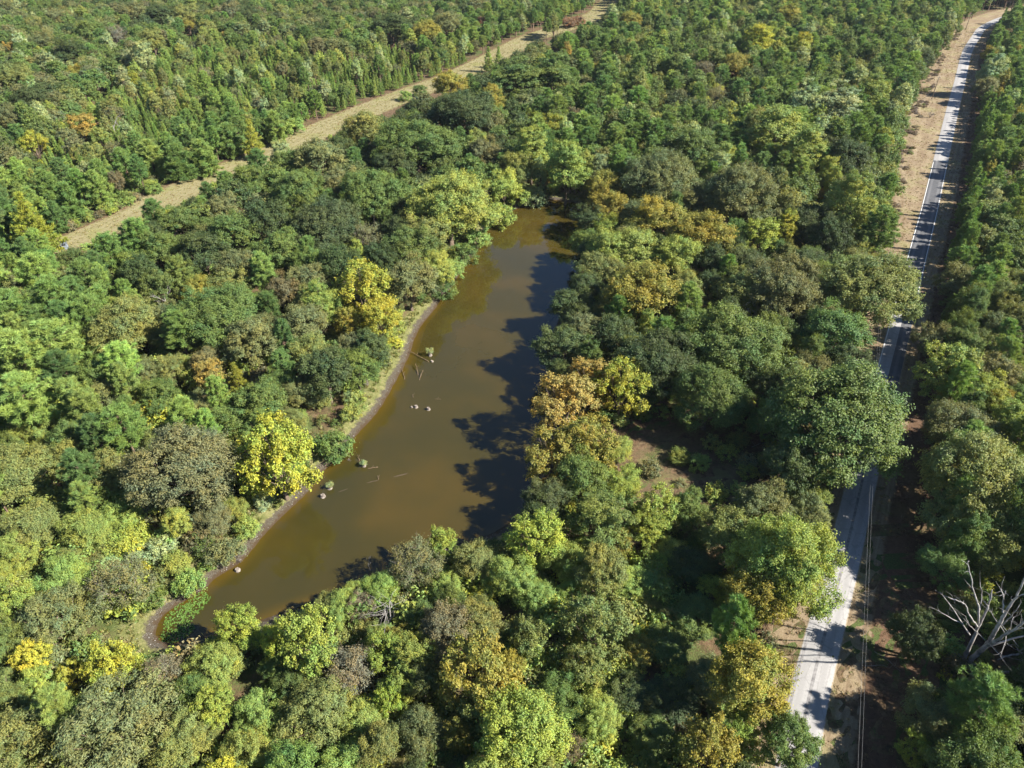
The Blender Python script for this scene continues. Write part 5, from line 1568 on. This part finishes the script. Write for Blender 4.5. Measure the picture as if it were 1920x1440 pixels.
for kind, u, v, r_, label in [
        ('dead', 303, 553, 26, 'grey leafless tree in the wood west of the pond'), ('dead', 212, 232, 20, 'white forked snag among the young pines'),
        ('dead', 546, 1232, 26, 'pale leaning dead limbs against the olive-lime tree'), ('dead', 528, 690, 20, 'pale dead stem at the shady edge above the beach'),
        ('dead', 977, 185, 22, 'tall grey dead stem in the gap behind the pond head'), ('dead', 1400, 190, 20, 'thin grey dead tree among the far golden crowns'),
        ('dead', 690, 1045, 9, 'small leafless tree standing in the shade at the water edge'), ('dead', 95, 1372, 18, 'dead white twigs poking out of the bottom corner tree'),
        ('brush_pile', 700, 690, 18, 'bleached brush pile on the open bank'), ('brush_pile', 690, 718, 14, 'smaller pale brush heap on the open bank'),
        ('brush_pile', 447, 1043, 12, 'white driftwood tangle at the water edge by the bend'), ('brush_pile', 652, 853, 9, 'grey driftwood at the tip of the dark round bush'),
        ('brush_pile', 1745, 215, 14, 'dark heap of cut branches beside the utility pole'), ('brush_pile', 1703, 235, 14, 'dark brown brush on the bare roadside slope'),
        ('brush_pile', 1090, 383, 14, 'grey dead branches in the shadow at the pond head'), ('brush_pile', 990, 940, 10, 'grey driftwood on the shaded east bank')]:
    o = plant_px(kind, u, v, r_, 'gy', label, 'dead trees' if kind == 'dead' else 'brush piles')
# white tangle of dead vines hanging on a thin stem
B = gp(735, 1185)
r = np.random.default_rng(8); paths = []
for k in range(46):
    a = r.uniform(0, 6.28); h = r.uniform(1.5, 6.8)
    p0 = np.array([math.cos(a) * .5, math.sin(a) * .5, h]); pts = [p0]
    dv = np.array([math.cos(a + 1.2), math.sin(a + 1.2), r.uniform(-.2, .9)])
    for _ in range(5):
        dv = dv + r.normal(0, .45, 3) + np.array([0, 0, -.16]); pts.append(pts[-1] + dv * .42)
    paths.append((np.array(pts), np.linspace(.035, .014, 6)))
paths.append((np.array([[0, 0, -.2], [.1, 0, 3], [.3, .1, 7.2]]), np.array([.14, .10, .04])))
V, F = tubes(paths, 4)
o = link('dead_vine_tangle', mesh_np('dead_vine_tangle', V, F, [M_DEAD], True), None, tuple(B))
tag(o, 'white tangle of dead vines hanging in the near thicket', 'dead vines')

# ------------------------------------------------------------------ things standing and floating in the pond
def stump(u, v, R, h, label, regrowth=0):
    p_ = gp(u, v, WATER_Z + h * .5); r = np.random.default_rng(int(u * 7 + v))
    root = link('tree_stump', None, None, (p_[0], p_[1], WATER_Z)); tag(root, label, 'stump', 'stumps in the pond')
    n = 11; a = np.arange(n) * 2 * math.pi / n
    prof = [(1.45, -.9), (1.35, -.05), (1.12, .25 * h), (.95, .6 * h), (.86, h)]
    V = np.vstack([np.column_stack([np.cos(a) * R * k * r.uniform(.86, 1.14, n), np.sin(a) * R * k * r.uniform(.86, 1.14, n), np.full(n, z) + (r.normal(0, .09 * h, n) if z > .5 * h else 0)]) for k, z in prof])
    V = np.vstack([V, [[0, 0, h * .92]]])
    F = [np.stack([np.arange(n) + k * n, (np.arange(n) + 1) % n + k * n, (np.arange(n) + 1) % n + (k + 1) * n, np.arange(n) + (k + 1) * n], 1) for k in range(4)]
    F.append(np.stack([4 * n + np.arange(n), 4 * n + (np.arange(n) + 1) % n, np.full(n, 5 * n)], 1))
    link('stump_wood', mesh_np('stump_wood', V, F, [M_TWIG]), root)
    if regrowth:
        parts = broad_crown(int(u), R=regrowth, h=regrowth * 1.5, base=0.1, n_lobes=7, clumps=6, leaves=14, rc=.22, leaf=(.16, .09), lobe_r=.4)
        c = link('regrowth', crown_mesh('regrowth', parts, M_LEAF), root, (0, .1, h * .7)); c['tint'] = TINT['pg']
    return root


stump(806, 664, .42, .8, 'stump with a tuft of grey-green regrowth beside a slanting log', .95)
stump(810, 677, .30, .35, 'small stump at the end of the slanting log')
stump(780, 762, .36, .5, 'rounded stump close to another in the middle of the pond')
stump(772, 763, .22, .3, 'low stump touching the shallows beside a rounded one')
stump(803, 766, .36, .55, 'rounded stump farthest from the bank')
stump(682, 872, .36, .55, 'stump with yellow sprouts near the dark round bush', .5)
stump(618, 913, .40, .6, 'stump with a few sprouts near the big yellow tree', .5)
stump(605, 929, .42, .6, 'round pale stump nearest the big yellow tree')
stump(445, 1068, .40, .4, 'whitish stump by the driftwood tangle')
for (u1, v1, u2, v2, r0, h1, h2, label) in [
        (768, 658, 801, 677, .13, .45, .08, 'slanting brown log running from the bank into the pond'),
        (779, 682, 784, 702, .11, .7, .05, 'brown stick leaning out of the shallows'), (793, 694, 786, 712, .10, .6, .02, 'short forked stick beside the leaning one'),
        (754, 693, 759, 711, .10, .3, .02, 'stick lying at the muddy edge'), (774, 739, 775, 745, .08, .4, .05, 'thin stub upright in the yellowish shallows'),
        (670, 853, 674, 864, .09, .5, .02, 'thin stick upright near the dark round bush'), (690, 878, 708, 876, .10, .1, .04, 'flat log floating off the dark round bush'),
        (709, 892, 710, 899, .08, .35, .02, 'small stub near the sunken trunk'), (652, 848, 657, 856, .09, .35, .02, 'snag sticking out from the bank driftwood'),
        (816, 748, 826, 749, .07, .06, .02, 'small floating stick in open water'), (1066, 388, 1084, 392, .12, .3, .1, 'grey branch lying in the shaded head of the pond'),
        (600, 880, 606, 872, .07, .3, .1, 'white stick lying on the mud below the big yellow tree')]:
    a, b = gp(u1, v1, WATER_Z + h1), gp(u2, v2, WATER_Z + h2)
    k = np.linspace(0, 1, 6)[:, None]
    pts = (b - a) * k + np.random.default_rng(int(u1)).normal(0, .05, (6, 3)); pts = np.vstack([pts, pts[-1] + (b - a) * .25 + np.array([0, 0, -.35])])
    r0 *= .75
    s1 = [(pts, np.linspace(r0 * .7, r0, 7))]
    mid_ = pts[2]; s1.append((np.array([mid_, mid_ + np.array([.25, .1, .3]), mid_ + np.array([.35, .3, .5])]), np.array([r0 * .5, r0 * .4, r0 * .2])))
    V, F = tubes(s1, 7)
    o = link('sunken_log', mesh_np('sunken_log', V, F, [M_LOG], True), None, tuple(a)); tag(o, label, 'log', 'logs and sticks in the pond')
# long trunk just awash
a, b = gp(628, 925, WATER_Z), gp(775, 882, WATER_Z)
k = np.linspace(0, 1, 14); pts = np.outer(k, b - a) + np.column_stack([np.zeros(14), np.sin(k * 5) * .35, -.17 + .11 * np.sin(k * 17)])
V, F = tubes([(pts, np.linspace(.12, .2, 14))], 7)
o = link('sunken_log', mesh_np('sunken_log', V, F, [simple('soaked_trunk', (.045, .032, .018), (.07, .05, .03), 3, .4)], True), None, tuple(a)); tag(o, 'long dark trunk lying awash in the pond', 'log', 'logs and sticks in the pond')

# weed floating at the near tip
r = np.random.default_rng(12)
poly = np.array([gp(u, v, WATER_Z)[:2] for u, v in [(322, 1158), (345, 1135), (375, 1118), (382, 1124), (368, 1142), (345, 1163), (352, 1182), (330, 1196), (310, 1200), (318, 1180)]])
q = np.column_stack([r.uniform(poly[:, 0].min() - 2, poly[:, 0].max() + 2, 9000), r.uniform(poly[:, 1].min() - 2, poly[:, 1].max() + 2, 9000)])
dd = dist_to_poly(poly, q); ins = inside(poly, q)
den = np.clip(.5 + .5 * np.sin(q[:, 0] * 1.9 + np.sin(q[:, 1] * 1.3) * 2) * np.cos(q[:, 1] * 1.6), 0, 1)
kk = (ins & (r.random(9000) < .06 + .50 * den ** 2)) | (~ins & (dd < 1.0) & (r.random(9000) < .18)); kk &= shore(q) < -.1
q = q[kk]; n = len(q)
V, F = leaves_quads(np.column_stack([q, WATER_Z + .015 + r.random(n) * .03]), unit(np.column_stack([r.normal(0, .12, n), r.normal(0, .12, n), np.ones(n)])), .34, .26, r)
me = mesh_np('pond_weed', V, F, [M_LEAF], False, attrs=[('lv', 'FACE', 'FLOAT', np.clip(r.normal(.5, .2, n), 0, 1)), ('hv', 'FACE', 'FLOAT', np.clip(r.normal(.4, .15, n), 0, 1))])
o = link('pond_weed', me); tag(o, 'bright green weed floating at the shallow tip of the pond', 'pond weed', kind='stuff'); o['tint'] = (.13, .21, .04)

# pale twigs and leaf scraps stranded along the mud line
k = r.integers(0, len(POND), 2600); q = POND[k] + r.normal(0, 1.1, (2600, 2)); d = shore(q); kk = (d > .1) & (d < 2.6); q, d = q[kk], d[kk]; n = len(q)
V, F = leaves_quads(np.column_stack([q, land_z(d) + .05]), unit(np.column_stack([r.normal(0, .3, n), r.normal(0, .3, n), np.ones(n)])), .26, .10, r)
me = mesh_np('shore_litter', V, F, [M_DEAD]); tag(link('shore_litter', me), 'pale twigs and leaf scraps stranded along the muddy shoreline', 'shore litter', kind='stuff')

# ------------------------------------------------------------------ power line along the road
def pole(x, y, label, hgt=10.2):
    root = link('utility_pole', None, None, (x, y, 0)); tag(root, label, 'utility pole', 'power line poles')
    V, F = tubes([(np.array([[0, 0, -.3], [0, 0, hgt * .5], [0, 0, hgt]]), np.array([.19, .165, .13]))], 10)
    link('post', mesh_np('post', V, F, [M_POLE], True), root)
    bm = bmesh.new(); bmesh.ops.create_cube(bm, size=1); bmesh.ops.scale(bm, vec=(1.3, .1, .12), verts=bm.verts); bmesh.ops.bevel(bm, geom=bm.edges[:], offset=.012, affect='EDGES')
    me = bpy.data.meshes.new('crossarm'); bm.to_mesh(me); bm.free(); me.materials.append(M_POLE)
    ca = link('crossarm', me, root, (0, .18, hgt - .55)); ca.rotation_euler[2] = -.45
    for sx in (-.55, .55):
        V, F = tubes([(np.array([[0, 0, 0], [0, 0, .12], [0, 0, .2]]), np.array([.05, .07, .03]))], 8)
        i_ = link('insulator', mesh_np('insulator', V, F, [M_INS], True), ca, (sx, 0, .06))
    return np.array([x, y, hgt - .3])


TOPS = [pole(296.7, 511, 'farthest utility pole, near the top of the road'), pole(198.7, 350, 'utility pole on the bare strip beside the upper road'), pole(126.0, 240, 'utility pole at the tree edge beside the dark asphalt'),
        pole(91.2, 155, 'utility pole under the big olive oak at the bend'), np.array([21.5, -5, 9.9])]
perp = np.array([math.cos(-.45), math.sin(-.45), 0]) * .2
for sgn, nm in ((-1, 'pond side'), (1, 'forest side')):
    pts = []
    for a, b in zip(TOPS[:-1], TOPS[1:]):
        for t in np.linspace(0, 1, 24, endpoint=False):
            q = a + (b - a) * t; q = q + perp * sgn; q[2] -= 4 * t * (1 - t) * 1.7; pts.append(q)
    pts.append(TOPS[-1] + perp * sgn)
    V, F = tubes([(np.array(pts), np.full(len(pts), .007))], 5)
    o = link('power_line', mesh_np('power_line', V, F, [M_WIRE], True)); tag(o, f'thin power wire strung along the road, {nm} of the pair', 'power line', 'wires along the road')

# ------------------------------------------------------------------ the buildings glimpsed under the oaks
def box_bm(sx, sy, sz, bev=.02):
    bm = bmesh.new(); bmesh.ops.create_cube(bm, size=1)
    bmesh.ops.scale(bm, vec=(sx, sy, sz), verts=bm.verts); bmesh.ops.translate(bm, vec=(0, 0, sz / 2), verts=bm.verts)
    bmesh.ops.bevel(bm, geom=bm.edges[:], offset=bev, affect='EDGES')
    return bm


def bpart(name, bm, mat, parent, loc=(0, 0, 0)):
    me = bpy.data.meshes.new(name); bm.to_mesh(me); bm.free(); me.materials.append(mat)
    return link(name, me, parent, loc)


def gable(L, W, rise, over=.35, th=.12):
    bm = bmesh.new()
    prof = [(-W / 2 - over, -over * rise / (W / 2)), (0, rise), (W / 2 + over, -over * rise / (W / 2))]
    vs = []
    for x in (-L / 2 - over, L / 2 + over):
        vs.append([bm.verts.new((x, y, z)) for y, z in prof] + [bm.verts.new((x, y, z + th)) for y, z in prof])
    a, b = vs
    for i, j in ((0, 1), (1, 2)):
        bm.faces.new((a[i], a[j], b[j], b[i])); bm.faces.new((a[i + 3], b[i + 3], b[j + 3], a[j + 3]))
        bm.faces.new((a[i], a[i + 3], a[j + 3], a[j])); bm.faces.new((b[i], b[j], b[j + 3], b[i + 3]))
    bm.faces.new((a[0], b[0], b[3], a[3])); bm.faces.new((a[2], a[5], b[5], b[2]))
    return bm


def building(name, u, v, L, W, hgt, rise, wallm, roofm, rz, label, cat):
    p_ = gp(u, v, hgt)
    root = link(name, None, None, (p_[0], p_[1], 0)); root.rotation_euler[2] = rz; tag(root, label, cat)
    bpart('wall', box_bm(L, W, hgt), wallm, root)
    bpart('roof', gable(L, W, rise), roofm, root, (0, 0, hgt + .02))
    bpart('door', box_bm(.95, .06, 2.05), M_GREYBOX, root, (L * .2, -W / 2 - .032, .02))
    for x in (-L * .28, L * .38):
        w = bpart('window', box_bm(1.1, .06, 1.0), M_METAL, root, (x, -W / 2 - .032, hgt * .42))
        bpart('pane', box_bm(.9, .03, .8), M_GLASS, w, (0, -.035, .1))


building('white_cabin', 1421, 573, 7.5, 3.6, 2.7, .5, M_METAL, M_METAL, .15, 'white walled building glimpsed through the oaks', 'building')
building('red_roofed_shed', 1549, 566, 6.0, 5.0, 2.4, 1.1, M_TWIG, M_REDROOF, .3, 'shed with a faded red roof half hidden under the oaks', 'shed')
p_ = gp(123, 466)
root = link('box_blind', None, None, (p_[0], p_[1], 0)); root.rotation_euler[2] = .4; tag(root, 'small grey-blue boxy shelter at the near end of the grassy track', 'shelter')
bpart('body', box_bm(1.6, 1.4, 2.0), M_GREYBOX, root)
bpart('roof', box_bm(1.8, 1.6, .12), M_GREYBOX, root, (0, 0, 2.01))
bpart('opening', box_bm(1.0, .04, .45, .01), M_GLASS, root, (0, -.72, 1.25))
bpart('opening', box_bm(.04, .9, .45, .01), M_GLASS, root, (.82, 0, 1.25))

# fresh tracks of pale sand through the verge and fallen branches on the brown strip beyond the road
for (pts, r0, label) in [([(1640, 1222), (1668, 1240), (1688, 1258)], .07, 'grey fallen branch on the shaded strip beside the road'), ([(1622, 1250), (1655, 1247), (1668, 1253)], .06, 'second grey branch lying under the power wires'),
                         ([(1408, 838), (1440, 830), (1478, 842)], .09, 'grey fallen branch at the edge of the shady clearing'), ([(1440, 822), (1462, 838), (1490, 846)], .07, 'thin fallen branch crossing another at the clearing')]:
    W = smooth_line(np.array([gp(u, v, .12) for u, v in pts]), .8); W = W + RT.normal(0, .06, W.shape)
    side_ = [(np.array([W[i], W[i] + np.array([RT.uniform(-1, 1), RT.uniform(-1, 1), .5])]), np.array([r0 * .5, r0 * .2])) for i in range(1, len(W), 2)]
    V, F = tubes([(W, np.linspace(r0, r0 * .4, len(W)))] + side_, 6)
    o = link('fallen_branch', mesh_np('fallen_branch', V - W[0], F, [M_TWIG], True), None, tuple(W[0])); tag(o, label, 'branch', 'fallen branches')

# ------------------------------------------------------------------ thin autumn haze
HAZE = 0.00004
bm = bmesh.new(); bmesh.ops.create_cube(bm, size=1)
bmesh.ops.scale(bm, vec=(8200, 6900, H + 9), verts=bm.verts)
me = bpy.data.meshes.new('haze'); bm.to_mesh(me); bm.free()
m = bpy.data.materials.new('autumn_haze'); m.use_nodes = True; m.node_tree.nodes.clear()
o_n = m.node_tree.nodes.new('ShaderNodeOutputMaterial'); v_n = m.node_tree.nodes.new('ShaderNodeVolumePrincipled')
v_n.inputs['Color'].default_value = (.80, .86, .95, 1); v_n.inputs['Density'].default_value = HAZE; v_n.inputs['Anisotropy'].default_value = 0.2
m.node_tree.links.new(v_n.outputs[0], o_n.inputs['Volume'])
me.materials.append(m)
hz = tag(link('haze', me, None, (0, 2700, (H + 9) / 2 - 3)), kind='stuff')
